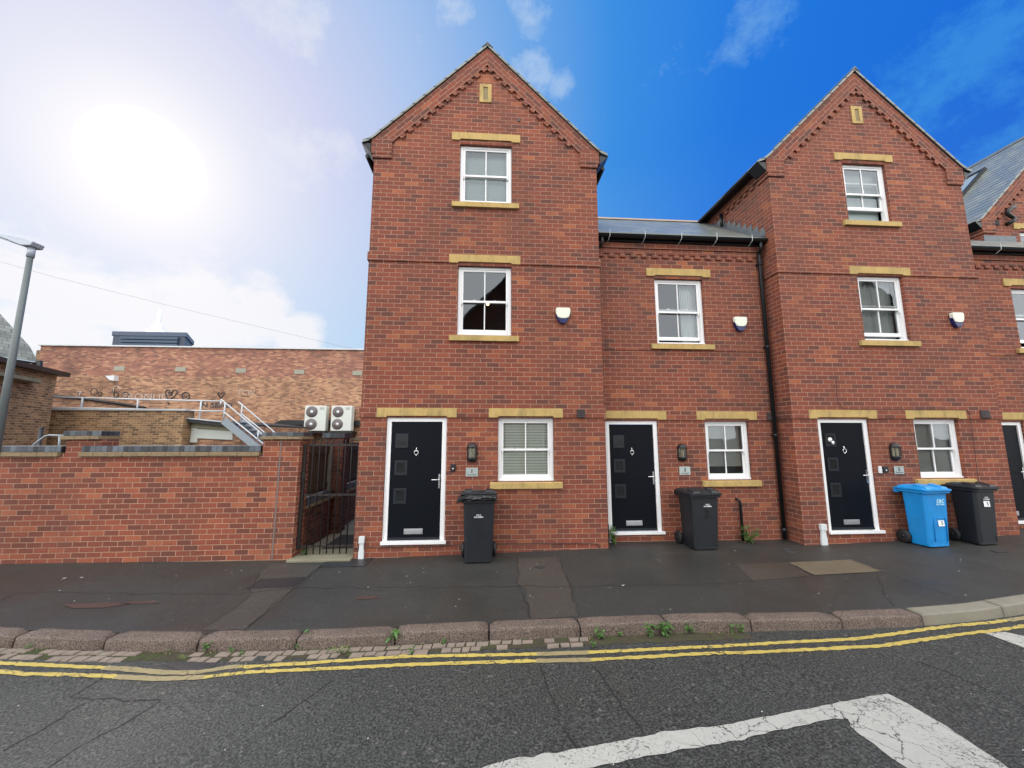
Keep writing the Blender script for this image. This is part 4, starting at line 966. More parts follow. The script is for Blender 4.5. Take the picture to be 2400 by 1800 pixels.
b=MB(); z=at(705,1114,GY).z; b.box(GX0+.0,GX0+.06,GY-.045,GY-.026,z-.05,z+.05); b.tube([(GX0+.04,GY-.05,z),(GX0+.07,GY-.06,z-.01),(GX0+.12,GY-.06,z+.01)],.006,6); b.build('lock',M_BLKM,GT)
# passage
struct(MB().box(-3.2,-2.19,D-.12,D+.95,-2.3,-1.985).build('passage_step',M_CONC,bevel=.01))
struct(MB().box(-3.17,-2.19,D+.952,D+9,-2.3,-1.99).build('passage_floor',M_CONC))
b=MB(); b.box(-2.9,-2.25,7.35,8.3,-1.988,-1.975); tag(b.build('door_mat',plain('dark_mat',(.02,.018,.018),.95),bevel=.003),'dark mat lying on the passage floor behind the gate','mat')
M_BRICKP=brick_mat('shade_toned_passage_brick',[(0,(.05,.022,.018)),(.5,(.10,.030,.020)),(1,(.17,.055,.032))],(.16,.10,.075),ms=.0055,uo=.03,cluster=.2)  # brick and mortar colours darkened to paint in the shade of the deep passage
PW=thing('passage_wall','low brick wall with piers and coping along the passage behind the gate','wall',(-3.3,9,-2))
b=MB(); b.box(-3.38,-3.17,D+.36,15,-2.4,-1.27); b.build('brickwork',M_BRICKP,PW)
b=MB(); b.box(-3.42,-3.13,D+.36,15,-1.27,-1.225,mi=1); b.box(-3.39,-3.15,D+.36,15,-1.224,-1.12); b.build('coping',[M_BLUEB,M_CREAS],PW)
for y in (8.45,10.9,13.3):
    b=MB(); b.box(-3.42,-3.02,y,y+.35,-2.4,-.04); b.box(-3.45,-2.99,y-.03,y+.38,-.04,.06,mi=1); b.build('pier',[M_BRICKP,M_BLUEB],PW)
for i,(a,c) in enumerate(((7.28,8.40),(8.86,10.85),(11.3,13.25))):
    F=thing('fence_panel',['weathered upright board fence panel just behind the gate','second weathered board fence panel, beyond the passage pier','third board fence panel deep in the passage'][i],'fence panel',(-3.27,(a+c)/2,-1.0),'board fence panels above the passage wall')
    b=MB(); y=a
    while y<c-.02:
        w=min(.115,c-y); b.box(-3.29,-3.272+random.uniform(0,.012),y,y+w-.006,-1.1,-.22+random.uniform(-.01,.01)); y+=.115
    b.build('boards',M_TIMBER,F)
    b=MB(); b.box(-3.31,-3.235,a,c,-.34,-.16); b.box(-3.31,-3.24,a,c,-1.02,-.93); b.build('rails',plain('dark_timber',(.05,.035,.02),.85,var=.4),F)
    b=MB(); b.box(-3.30,-3.2,c-.09,c,-1.1,-.18); b.build('post',plain('concrete_post',(.19,.18,.16),.85,var=.25),F)
# ------------------------------------------------------------------ buildings behind
YW=20.5
WH=thing('warehouse','long flat-topped warehouse of orange and red brick behind the garden wall','building',(-14,YW,-2.2))
A=at(96,811,YW); z_l=4.52
b=MB(); wall(b,A.x,6,-2.6,z_l,YW,[]); b.face([(A.x,YW,-2.6),(A.x,YW+14,-2.6),(A.x,YW+14,z_l),(A.x,YW,z_l)]); b.face([(6,YW,-2.6),(6,YW+14,-2.6),(6,YW+14,z_l),(6,YW,z_l)]); b.build('wall',M_WH,WH,recalc=False)
b=MB(); b.box(A.x-.08,6.1,YW-.09,YW+14,z_l,z_l+.07); b.build('parapet_capping',plain('aluminium_capping',(.5,.52,.53),.45,.2),WH)
b=MB(); b.box(A.x-.5,A.x-.001,YW+.3,YW+5,-2.6,4.35); b.build('side_wing',M_BROWN,WH)
for px,py in ((280.5,863),(424,865),(565,868),(702,871),(838,874)):
    p=at(px,py,YW); b=MB(); b.box(p.x-.25,p.x+.25,YW-.03,YW-.001,p.z-.13,p.z+.1); b.build('wall_vent',plain('grey_vent_block',(.30,.29,.23),.8),WH)
p=at(268,887,YW); b=MB(); b.prism([(p.x-.22,p.z+.1),(p.x+.2,p.z+.12),(p.x+.2,p.z-.15),(p.x-.02,p.z-.1)],YW-.25,YW-.001); b.build('floodlight',M_WHITE2,WH)
def scrib(pts,r,m,name='graffiti'):
    b=MB(); b.tube([at(x,y,YW-.012) for x,y in pts],r,5); return b.build(name,m,WH)
def circ(cx,cy,rx,ry,a0=0,a1=6.3,n=14): return [(cx+rx*math.cos(a0+(a1-a0)*i/n),cy+ry*math.sin(a0+(a1-a0)*i/n)) for i in range(n+1)]
scrib([(403,926),(396,915),(392,914),(388,918),(390,930),(396,938),(408,930),(416,920),(414,914),(406,914),(403,922)],.03,M_GRAFB)
scrib(circ(399,922,4,4),.025,M_GRAFB); scrib([(396,948),(393,942)],.03,M_GRAFB); scrib(circ(435,928,9,9),.028,M_GRAFB); scrib([(431,926),(431,931),(437,932),(438,926)],.025,M_GRAFB)
scrib(circ(272,925,5,7),.028,M_GRAFB); scrib(circ(295,925,7,6),.02,M_GRAFB); scrib(circ(220,918,8,8),.018,M_GRAFB); scrib(circ(235,923,4,5),.018,M_GRAFB)
scrib([(517,933),(510,922),(513,919),(517,923),(521,920),(527,921),(518,933)],.025,M_GRAFB)
scrib([(186,931),(186,920),(182,925),(183,918),(190,918),(190,924),(182,926)],.03,M_GRAFW); scrib([(262,920),(264,910),(266,920),(268,908),(273,905),(277,906),(283,912),(279,917)],.03,M_GRAFW)
text('SRONLIC',.42,at(341,930,YW-.02),M_GRAFW,WH,'graffiti',space=1.0,squash=1.3)
text('N SEND',.36,at(508,950,YW-.02),M_GRAFB,WH,'graffiti',squash=1.2,bold=.008)
text('TCW',.33,at(577,921,YW-.02),M_GRAFW,WH,'graffiti',squash=1.1)
b=MB()
pp=[at(x,y,YW-.06) for x,y in ((120,927),(200,935),(280,946),(340,956))]; b.tube(pp,.07,6); b.build('cable_tray',M_BLKM,WH)
b=MB(); z0,z1=at(720,994,YW).z,at(720,986,YW).z; xa=at(646,990,YW).x; b.prism([(xa,z0+.02),(xa+.4,z0-.06),(4,z0-.06),(4,z1),(xa+.35,z1+.02)],YW-.2,YW-.001); b.build('dark_canopy',M_BLKM,WH)
b=MB(); b.box(xa,4,YW-.05,YW-.001,-.2,-.12); b.build('string_course',M_CONC,WH)
# plant room on the warehouse roof
PR=thing('roof_plant_room','navy louvred plant enclosure on the warehouse roof','plant room',(-19,25,4.5))
q=[at(267,778,24)*1.0,at(435,781,24),at(452,801,26.2)]; zt=q[0].z; zt2=q[2].z; bz=4.4
Q=[Vector((q[0].x,24,0)),Vector((q[1].x,24,0)),Vector((q[2].x,26.2,0)),Vector((q[0].x-1.2,26.2,0))]
b=MB(); Zs=[zt,zt,zt2,zt2]
for i in range(4):
    j=(i+1)%4; b.face([(Q[i].x,Q[i].y,bz),(Q[j].x,Q[j].y,bz),(Q[j].x,Q[j].y,Zs[j]-.15),(Q[i].x,Q[i].y,Zs[i]-.15)])
b.build('casing',M_PLANT,PR,recalc=False)
b=MB()
lx=Q[0].x+.45
for i in range(7):
    z=bz+.25+i*.2; b.obox(((lx+Q[1].x-.35)/2,23.93,z),((Q[1].x-.35-lx)/2,0,0),(0,.05,.03),(0,-.01,.06))
b.build('louvre',plain('grey_louvre',(.055,.08,.12),.45,.1),PR)
b=MB(); C=[(p.x,p.y) for p in Q]
b.face([(Q[i].x,Q[i].y,Zs[i]) for i in range(4)])
for i in range(4):
    j=(i+1)%4; c=sum(Q,Vector((0,0,0)))/4; e=lambda p:(p-c)*1.04+c
    a,d=e(Q[i]),e(Q[j]); b.face([(a.x,a.y,Zs[i]-.22),(d.x,d.y,Zs[j]-.22),(d.x,d.y,Zs[j]+.03),(a.x,a.y,Zs[i]+.03)])
b.build('capping',plain('slate_blue_capping',(.04,.06,.10),.45,.1),PR,recalc=False)
p=at(368,778,27); t=thing('roof_finial','pale slender finial rising behind the plant enclosure','finial',(p.x,27,p.z-.8))
b=MB(); u=.9; b.lathe([(.5,-.8),(.5,-.2),(.62,.0),(.30,.25),(.34,.35),(.16,.6)],p,14); b.build('base',plain('pale_metal',(.80,.80,.84),.5),t)
b=MB(); b.lathe([(.12,.6),(.10,1.35),(.03,1.6),(0,1.65)],p,10); b.build('mast',plain('pale_metal',(.80,.80,.84),.5),t)
# AC units
def ac(px0,px1,py0,py1,label):
    Y=YW-.75; a,c=at(px0,py0,Y),at(px1,py1,Y); x0,x1,z0,z1=a.x,c.x,c.z,a.z
    t=thing('air_conditioner',label,'air conditioning unit',((x0+x1)/2,Y,z0),'twin-fan air conditioning units on the warehouse wall')
    b=MB(); b.box(x0,x1,Y,Y+.4,z0,z1); b.build('casing',M_AC,t,bevel=.02)
    w=x1-x0; h=z1-z0; fx=x0+w*.33
    for fz in (z0+h*.755,z0+h*.265):
        r=w*.27; b=MB(); b.lathe([(0,-.015),(r,-.015),(r,.01)],(fx,Y,fz),24,'y')
        for q_ in range(1,5): b.lathe([(r*q_/5-.004,-.02),(r*q_/5+.008,-.02)],(fx,Y,fz),24,'y')
        f=b.build('fan_grille',M_FAN,t); b=MB(); b.lathe([(0,-.035),(r*.26,-.03),(r*.28,-.015)],(fx,Y,fz),14,'y'); b.build('hub',M_WHITE2,f)
    b=MB(); b.box(x0-.12,x1+.08,Y-.05,YW,z0-.1,z0-.02); b.box(x0,x0+.06,Y,YW,z0-.32,z0-.1); b.box(x1-.06,x1,Y,YW,z0-.32,z0-.1); b.build('bracket',M_BLKM,t)
    b=MB(); b.box(x1-w*.3,x1-w*.1,Y-.006,Y-.001,z1-h*.16,z1-h*.06); b.build('badge',plain('grey_badge',(.4,.41,.38),.5),t)
ac(715.5,761.5,950.5,1010,'twin-fan air conditioning unit, left of the pair on the warehouse')
ac(777.5,822,951,1010,'twin-fan air conditioning unit, right of the pair on the warehouse')
# low brown building with roof rail
YL=14.0; zl=at(300,962,YL).z+.0
LB_=thing('brown_brick_outbuilding','low flat-roofed brown brick outbuilding behind the garden wall','building',(-12.5,YL,-2.2))
xr=at(429,1000,YL).x; xl=-16.5
b=MB(); wall(b,xl,xr,-2.6,zl,YL,[]); b.face([(xr,YL,-2.6),(xr,YL+.45,-2.6),(xr,YL+.45,zl),(xr,YL,zl)]); b.build('wall',M_BROWN,LB_,recalc=False)
b=MB(); b.box(xl,xr+.05,YL-.05,YL+.45,zl,zl+.06); b.build('parapet_capping',plain('aluminium_capping',(.5,.52,.53),.45,.2),LB_)
# annexe with felt roof
YN=14.45
AN=thing('white_annexe','white painted annexe with sloping dark felt roof beneath the metal stair','building',(-9.5,YN,-2.2))
pl=at(441,1040,YN).x; pr2=at(545,1000,YN).x; zf0=at(441,985,YN).z; zf1=at(530,998,YN).z
b=MB(); b.face([(pl-1,YN,-2.6),(pr2+.3,YN,-2.6),(pr2+.3,YN,zf1),(pl-1,YN,zf0+.2)]); b.face([(pr2+.3,YN,-2.6),(pr2+.3,YW,-2.6),(pr2+.3,YW,zf1),(pr2+.3,YN,zf1)]); b.build('wall',M_WH,AN,recalc=False)
b=MB(); z=lambda px,py:at(px,py,YN-.05).z; X=lambda px,py:at(px,py,YN-.05).x
b.prism([(X(438,1037),z(438,1037)),(X(462,1037),z(462,1037)),(X(462,1027),z(462,1027)),(X(545,1031),z(545,1031)),(X(545,1011),z(545,1011)),(X(462,1005),z(462,1005)),(X(462,1002),z(462,1002)),(X(440,1001),z(440,1001))],YN-.06,YN-.001); b.build('white_boarding',M_RENDER,AN)
b=MB(); b.prism([(X(440,1001),z(440,1001)),(X(545,1011),z(545,1011)),(X(545,999),z(545,999)),(X(440,990),z(440,990))],YN-.08,YN-.02); b.build('soffit_board',plain('olive_render',(.25,.24,.16),.85),AN)
b=MB(); b.prism([(X(440,989),z(440,989)),(X(560,1001),z(560,1001)),(X(560,993),z(560,993)),(X(440,981),z(440,981))],YN-.3,YW); b.build('roof',plain('black_felt',(.03,.03,.032),.8,var=.4),AN)
b=MB(); b.prism([(X(440,981),z(440,981)),(X(530,990),z(530,990)),(X(530,988),z(530,988)),(X(440,978.5),z(440,978.5))],YN-.33,YN-.05); b.build('roof_edge',M_GALV,AN)
# roof rail
RL=thing('roof_handrail','galvanised handrail along the flat roof of the outbuilding','railing',(-12,YL,zl))
rt=[at(x,y,YL+.3) for x,y in ((112,930.5),(230,933),(330,936),(470,939),(518,940))]
b=MB(); b.tube(rt,.022,8); b.build('top_rail',M_GALV,RL)
b=MB(); b.tube([at(x,y,YL+.25) for x,y in ((112,955.5),(230,957),(330,959),(420,961),(470,963),(524,963.5))],.022,8); b.build('lower_rail',M_GALV,RL)
for (a,c) in (((194,932),(190,958)),((324,936),(321,959)),((472,939.5),(467,983)),((518,940),(517,950))):
    b=MB(); p,q_=at(*a,YL+.3),at(*c,YL+.3); p.x=(p.x+q_.x)/2+0; q_=Vector((p.x,q_.y,q_.z)); p2=at(*a,YL+.3); b.tube([p2,at(*c,YL+.3)],.028,8); b.build('post',M_GALV,RL)
# stair
ST=thing('metal_stair','grey metal stair with galvanised rails descending from the flat roof','staircase',(-8,YN-1.5,-2))
YS=13.35; 
def T(px,py,dy=0): return at(px,py,YS+dy)
b=MB(); s0,s1=T(525,986),T(600,1047); s2=s1+(s1-s0)*1.3
for dy,m_ in ((0,0),(.9,1)):
    o=Vector((.25*0,dy,0)); d=(s2-s0).normalized(); nn=Vector((-d.z,0,d.x))
    b=MB(); b.obox((s0+s2)/2+o,(s2-s0)/2,(0,.03,0),nn*.11); b.build('stringer',M_GREYM,ST)
n=14
for i in range(n):
    p=s0.lerp(s2,(i+.5)/n); b=MB(); b.box(p.x-.13,p.x+.13,YS+.03,YS+.87,p.z+.02,p.z+.05); b.build('tread',M_GREYM,ST)
for dy in (0,.9):
    for off in (0,1):
        l=[(518,936),(528,944),(606,1010),(612,1016)] if off==0 else [(527,967),(612,1036)]
        P_=[T(*q_) for q_ in l]; P_.append(P_[-1]+(P_[-1]-P_[-2]).normalized()*1.6); b=MB(); b.tube([p+Vector((0,dy,0)) for p in P_],.022,8); b.build('handrail',M_GALV,ST)
    for a,c in (((528,944),(525,988)),((606,1010),(605,1035))):
        b=MB(); p,q_=T(*a),T(*c); q_.x=p.x; b.tube([p+Vector((0,dy,0)),q_+Vector((0,dy,0))],.026,8); b.build('post',M_GALV,ST)
# left side building
SB=thing('brown_brick_building','dark-stained brown brick building with felt-edged flat roof at the left edge','building',(-15,12,-2.2))
far=at(131,900,13.6); near=at(-120,900,10.0)
zt=at(131,881,13.6).z
def sidewall(mb,a,c,z0,z1): mb.face([(a.x,a.y,z0),(c.x,c.y,z0),(c.x,c.y,z1),(a.x,a.y,z1)],uv=[(0,z0),((c-a).length,z0),((c-a).length,z1),(0,z1)])
a_=Vector((near.x,near.y,0)); c_=Vector((far.x,far.y,0))
b=MB(); sidewall(b,a_,c_,-2.6,zt); c2=c_+Vector((-2.5,1.2,0)); sidewall(b,c_,c2,-2.6,zt); b.build('wall',M_BROWN,SB,recalc=False)
d=(c_-a_).normalized(); nn=Vector((d.y,-d.x,0))
b=MB(); mid=(a_+c_)/2; b.obox(mid+Vector((0,0,zt+.07))+nn*-.25+d*.12,d*((c_-a_).length/2+.12),nn*.45,(0,0,.07)); b.build('fascia',M_BLKM,SB)
b=MB(); zz=at(60,896,12).z
pz0,pz1=at(-60,882,10.9),at(101,905,13.1); b.obox((a_+(c_-a_)*.28)+Vector((0,0,1.66))+nn*.12,d*(1.62),nn*.12,(0,0,.05)); b.build('concrete_canopy',M_CONC,SB)
b=MB(); b.obox(a_+(c_-a_)*.12+Vector((0,0,.2))+nn*.01,d*.55,nn*.02,(0,0,.9)); b.build('door',M_BLKM,SB)
p=at(92,1035,13.0); b=MB(); zb_=-2.2; q_=at(92,1035,8.4)
tg=thing('bollard_post','short dark upright post behind the left part of the garden wall','post',(q_.x,8.4,-2.2)); b.tube([(q_.x,8.4,-2.2),(q_.x,8.4,at(92,1002,8.4).z)],.032,10); b.build('shaft',M_BLKM,tg); b=MB(); b.lathe([(.035,-.02),(.035,.01),(.0,.015)],(q_.x,8.4,at(92,1002,8.4).z),10); b.build('cap',M_BLKM,tg)
tg=thing('tubular_handrail','bent dark tubular handrail behind the left part of the garden wall','railing',(-9.5,8.2,-2.2))
b=MB(); b.tube([at(x,y,8.2) for x,y in ((60,1065),(82,1040),(106,1022),(115,1020),(150,1021))],.018,8); b.build('rail',M_GREYM,tg)
b=MB(); b.tube([at(140,1021,8.2),at(138,1060,8.2)],.018,8); b.build('post',M_GREYM,tg)
# slate roofed building
SR=thing('slate_roofed_building','slate-roofed brick building rising behind the brown building at the left edge','building',(-20,17,-2.2))
YR=15.5
e0,e1=at(-60,826,YR),at(90,849,YR+1.5); ev=(e1-e0).normalized(); nR=ev.cross(Vector((-ev.y,ev.x,1.15)).normalized()).normalized()
RP=[on_plane(x,y,e0,nR) for x,y in ((70,812),(0,735),(-90,640))]; eL=e0-ev*4
b=MB(); ls=[eL,e1,RP[0],RP[1],RP[2],RP[2]-ev*4]
vv=nR.cross(ev); vv=vv if vv.z>0 else -vv
b.face(ls,uv=[((p-e0).dot(ev),(p-e0).dot(vv)) for p in ls])
b.build('roof',plain('weathered_slate',(.17,.185,.185),.75,var=.35,nscale=14,spec=.3,bump=.01,bscale=7) if False else M_SLATE2,SR,recalc=False)
b=MB(); w0,w1=e0+Vector((-4,.15,-.1)),e1+Vector((-.15,.15,-.1)); b.face([(w0.x,w0.y,-2.6),(w1.x,w1.y,-2.6),w1,w0],uv=[(0,-2.6),(6,-2.6),(6,w1.z),(0,w0.z)]); b.build('wall',M_BRICK,SR,recalc=False)
b=MB(); b.tube([e0+Vector((-4,-.05,-.08)),e0+Vector((0,-.05,-.08)),e1+Vector((0,-.05,-.08))],.06,8); b.build('gutter',M_BLKP,SR)
b=MB(); b.tube([at(93,846,YR+1.2),at(90,880,YR+1.2)],.09,8); b.build('downpipe',M_BLKP,SR)
b=MB(); p0,p1=at(28,861,YR+.3),at(54,852,YR+.3); b.box(p0.x,p1.x,p0.y-.05,p0.y+.3,p0.z,p1.z+.05); b.build('window',plain('pale_green_glass',(.5,.6,.35),.3),SR)
# ------------------------------------------------------------------ street lamp and overhead wire
ly=6.35; tp=at(66,600,ly); lx=(tp.x+at(6,1000,ly).x)/2
SL=thing('street_lamp','tall tapering street lamp with flat lantern at the left edge','street lamp',(lx,ly,zp(lx,ly)))
b=MB(); b.tube([(lx,ly,zp(lx,ly)-.05),(lx,ly,zp(lx,ly)+1.2)],.06,14); b.tube([(lx,ly,zp(lx,ly)+1.2),(lx,ly,tp.z)],[.050,.036],14); b.build('pole',M_LAMPP,SL)
b=MB(); b.tube([(lx,ly,tp.z-.02),(lx,ly,tp.z+.15)],.046,14); b.build('spigot',M_LAMPH,SL)
b=MB(); z=tp.z+.16; 
b.prism([(lx+.07,z-.02),(lx+.10,z+.05),(lx-.05,z+.11),(lx-.25,z+.155),(lx-.62,z+.20),(lx-.62,z+.18),(lx-.3,z+.07),(lx-.08,z-.02)],ly-.09,ly+.09); hd=b.build('lantern',M_LAMPH,SL,bevel=.012)
b=MB(); b.prism([(lx-.55,z+.155),(lx-.25,z+.05),(lx-.25,z+.043),(lx-.55,z+.148)],ly-.07,ly+.07); b.build('lens',plain('lantern_lens',(.45,.48,.55),.2),hd)
b=MB(); pts=[at(-60,600,11),at(0,613,11),at(130,650,11.4),at(400,717,12.2),at(667,780,13),at(850,823,13.4),at(900,834,13.5)]
b.tube(dens(pts,.5),.004,5); tag(b.build('overhead_wire',plain('grey_wire',(.25,.26,.3),.6)),'thin overhead wire crossing the sky behind the street lamp','cable')
# ------------------------------------------------------------------ wheelie bins
def rrect(w,d,r,z,x=0,y=0,n=4):
    P=[]
    for cx,cy,a0 in ((w/2-r,d-r,0),(-w/2+r,d-r,90),(-w/2+r,r,180),(w/2-r,r,270)):
        for k in range(n+1):
            a=R(a0+90*k/n); P.append(Vector((x+cx+r*math.cos(a),y+cy+r*math.sin(a),z)))
    return P
def loft(mb,rings,mi=0,cap=(True,True)):
    for a,b_ in zip(rings,rings[1:]):
        n=len(a)
        for k in range(n): mb.face([a[k],a[(k+1)%n],b_[(k+1)%n],b_[k]],sm=False,mi=mi)
    if cap[0]: mb.face(rings[0][::-1],mi=mi)
    if cap[1]: mb.face(rings[-1],mi=mi)
def bin_(px0,px1,py,rimpx,label,m,yaw=0,tilt=0,dp=.44,ym=9):
    a,c=gnd(px0,py),gnd(px1,py); Y=(a.y+c.y)/2; kk=min(Y,ym)/Y; a,c=a*kk,c*kk; Y=min(Y,ym); w=c.x-a.x; cx=(a.x+c.x)/2; z0=zp(cx,Y+.3); 
    rz=at(rimpx[0],rimpx[1],Y-.06); H=rz.z-z0
    t=thing('wheelie_bin',label,'wheelie bin',(cx,Y,z0),'wheelie bins on the footway')
    o=Vector((cx,Y,z0)); W=w*1.28; Dt=dp; Db=dp-.11
    S=lambda l:[p+o for p in l]
    b=MB(); loft(b,[S(rrect(w*.97,Db,.035,.012,0,0)),S(rrect(w,Db+.01,.04,.05,0,0)),S(rrect(w*1.10,Dt-.05,.045,H*.80,0,-.035)),S(rrect(w*1.12,Dt-.04,.045,H*.94,0,-.04))],cap=(True,False))
    # recessed front flute + front pocket moulding
    b.box(cx-w*.40,cx-w*.37,Y-.008,Y+.02,z0+.06,z0+H*.30); b.box(cx+w*.37,cx+w*.40,Y-.008,Y+.02,z0+.06,z0+H*.30)
    body=b.build('body',m,t,bevel=.0)
    for f in body.data.polygons: f.use_smooth=False
    b=MB(); loft(b,[S(rrect(W*.97,Dt+.02,.05,H*.925,0,-.065)),S(rrect(W,Dt+.05,.05,H*.935,0,-.08)),S(rrect(W,Dt+.05,.05,H*.958,0,-.08)),S(rrect(W*.98,Dt+.03,.05,H*.965,0,-.07))],cap=(True,True)); b.build('rim',m,t)
    # lid
    hy,hz=Dt+.0,H+.0
    def tl(p):
        v=p-Vector((0,hy,H*.985)); ca,sa=math.cos(tilt),math.sin(tilt)
        v=Vector((v.x,v.y*ca+v.z*sa,-v.y*sa+v.z*ca)); return v+Vector((0,hy,H*.985))+o
    lr=[rrect(W*1.0,Dt+.09,.05,H*.970,0,-.10),rrect(W*1.03,Dt+.10,.05,H*.976,0,-.105),rrect(W*1.03,Dt+.10,.05,H*1.000,0,-.105),rrect(W*.99,Dt+.05,.05,H*1.008,0,-.075),rrect(W*.93,Dt+.0,.05,H*1.030,0,-.03),rrect(W*.70,Dt-.14,.05,H*1.050,0,.07)]
    b=MB(); loft(b,[[tl(p) for p in r_] for r_ in lr]); lid=b.build('lid',m,t)
    b=MB()
    for s_ in (-1,1):
        q_=[Vector((s_*W*.30-.06,-.09+.02,H*1.008)),Vector((s_*W*.30+.06,-.09+.02,H*1.008)),Vector((s_*W*.30+.06,.12,H*1.046)),Vector((s_*W*.30-.06,.12,H*1.046))]
        top=[p+Vector((0,0.02,.028)) for p in q_]
        loft(b,[[tl(p) for p in q_],[tl(p) for p in top]])
    b.build('lid_grip',m,lid)
    b=MB(); b.tube([tl(Vector((-W*.44,Dt+.01,H*.985))),tl(Vector((W*.44,Dt+.01,H*.985)))],.015,8)
    for s_ in (-1,1): b.box(cx+s_*W*.40-.025,cx+s_*W*.40+.025,Y+Dt-.05,Y+Dt+.03,z0+H*.90,z0+H*.99)
    b.build('handle',m,t)
    for s_ in (-1,1):
        wx=cx+s_*(w*.5+.035); b=MB(); b.lathe([(.03,-.028),(.095,-.028),(.112,-.018),(.112,.018),(.095,.028),(.03,.028)],(wx,Y+Db+.06,z0+.112),20,'x'); wl=b.build('wheel',M_RUB,t)
        b=MB(); b.lathe([(0,-.03),(.03,-.03),(.032,.03),(0,.03)],(wx,Y+Db+.06,z0+.112),10,'x'); b.build('hub',M_DOORT,wl)
    b=MB(); b.tube([(cx-w*.55,Y+Db+.06,z0+.112),(cx+w*.55,Y+Db+.06,z0+.112)],.012,8); b.build('axle',M_BLKM,t)
    t['w']=w; t['h']=H
    if yaw: t.rotation_euler.z=yaw
    return t,o,w,H,W,tl,body
def fy(z,H): return -.040*min(z/(H*.9),1)   # front face set-out
B1,o1,w1,h1_,WW1,tl1,bd=bin_(1088,1154,1321,(1121,1168),'black wheelie bin with lid propped open by a full rubbish bag',M_BINB,tilt=R(10),dp=.42)
def lay(o,H,dx,zf,dz=.006): z=H*zf; return Vector((o.x+dx,o.y-.004+fy(z,H)-dz,o.z+z))
text('EBC',.032,lay(o1,h1_,0,.735),M_TXTW,bd,space=1.5,bold=.0012)
text('0115 9072244',.026,lay(o1,h1_,0,.705),M_TXTW,bd,space=.95,bold=.001)
B3,o3,w3_,h3_,WW3,tl3,bd3=bin_(1628,1688,1290,(1660,1157),'black wheelie bin with a dark number 3, before the middle house',M_BINB,dp=.50,yaw=R(3))
text('EBC',.032,lay(o3,h3_,0.03,.80),M_TXTW,bd3,space=1.5,bold=.0012)
text('0115 9072244',.026,lay(o3,h3_,0.03,.77),M_TXTW,bd3,space=.95,bold=.001)
text('3',.20,lay(o3,h3_,.03,.63),plain('matt_black_number',(.004,.004,.005),.7),bd3,'number',bold=.006)
B5,o5,w5_,h5_,WW5,tl5,bd5=bin_(2172,2237,1281,(2206,1147),'bright blue wheelie bin numbered 5 with EBC lettering',M_BINU,dp=.40,yaw=R(5),ym=6.40)
text('EBC',.085,lay(o5,h5_,.06,.79),M_TXTC,bd5,shear=.25,space=1.15,bold=.002)
text('RECYCLING',.034,lay(o5,h5_,.06,.735),M_TXTC,bd5,space=.95,bold=.001)
B6,o6,w6_,h6_,WW6,tl6,bd6=bin_(2292,2351,1277,(2320,1142),'black wheelie bin with white number 5 sticker, behind the blue bin',M_BINB,dp=.40,yaw=R(4),ym=6.38)
text('EBC',.03,lay(o6,h6_,.0,.82),M_TXTW,bd6,space=1.5,bold=.0012)
text('0115 9072244',.024,lay(o6,h6_,.0,.79),M_TXTW,bd6,space=.95,bold=.001)
for (o,h,B,zf,dx) in ((o5,h5_,bd5,.41,.05),(o6,h6_,bd6,.71,.0)):
    p=lay(o,h,dx,zf,.003); b=MB(); b.obox(p,(.062,0,0),(0,.002,.0),(0,.002,.048)); s_=b.build('number_sticker',M_STICK,B)
    text('5',.09,p+Vector((0.012,-.006,.002)),M_TXTB,B,'number',squash=.9)
b=MB(); P_=[]; zz=h5_
for (x,z) in ((-.13,.10),(-.13,.44),(-.10,.50),(.10,.50),(.13,.44),(.13,.10)): P_.append(lay(o5,h5_,x+.03,z+.0,.002))
b.tube(P_,.006,6); b.build('front_moulding',M_BINU,bd5)
# bag bulging out of bin 1
BG=thing('rubbish_bag','shiny black rubbish bag bulging out under the raised lid','rubbish bag',(o1.x,o1.y,o1.z+h1_))
bm=bmesh.new(); bmesh.ops.create_grid(bm,x_segments=40,y_segments=14,size=1)
for v in bm.verts:
    u,w_=v.co.x,v.co.y; k=(w_+1)/2; v.co=Vector((u*(WW1*.47+.02*(1-k)),-.082-.030*math.sin(k*math.pi),-.0+k*.088))
    r_=noise.fractal(Vector((u*2.5+w_*1.5,w_*1.2,1)),1,2,3)*.03+abs(noise.noise(Vector((u*5-w_*4,w_*3,4))))*.045; v.co.y-=r_
    if u<-.80: v.co.x-=(abs(u)-.80)*.35; v.co.z-=(abs(u)-.80)*.2
    v.co+=Vector((0,0,h1_*.965)); v.co+=o1-BG.location
ext=bmesh.ops.extrude_face_region(bm,geom=bm.faces[:]);
for g in ext['geom']:
    if isinstance(g,bmesh.types.BMVert): g.co.y+=.25
for f in bm.faces: f.smooth=True
bmesh.ops.recalc_face_normals(bm,faces=bm.faces)
me=bpy.data.meshes.new('bag'); bm.to_mesh(me); bm.free(); me.materials.append(M_BAG); me.uv_layers.new(name='UVMap'); ob=bpy.data.objects.new('film',me); COL.objects.link(ob); ob.parent=BG
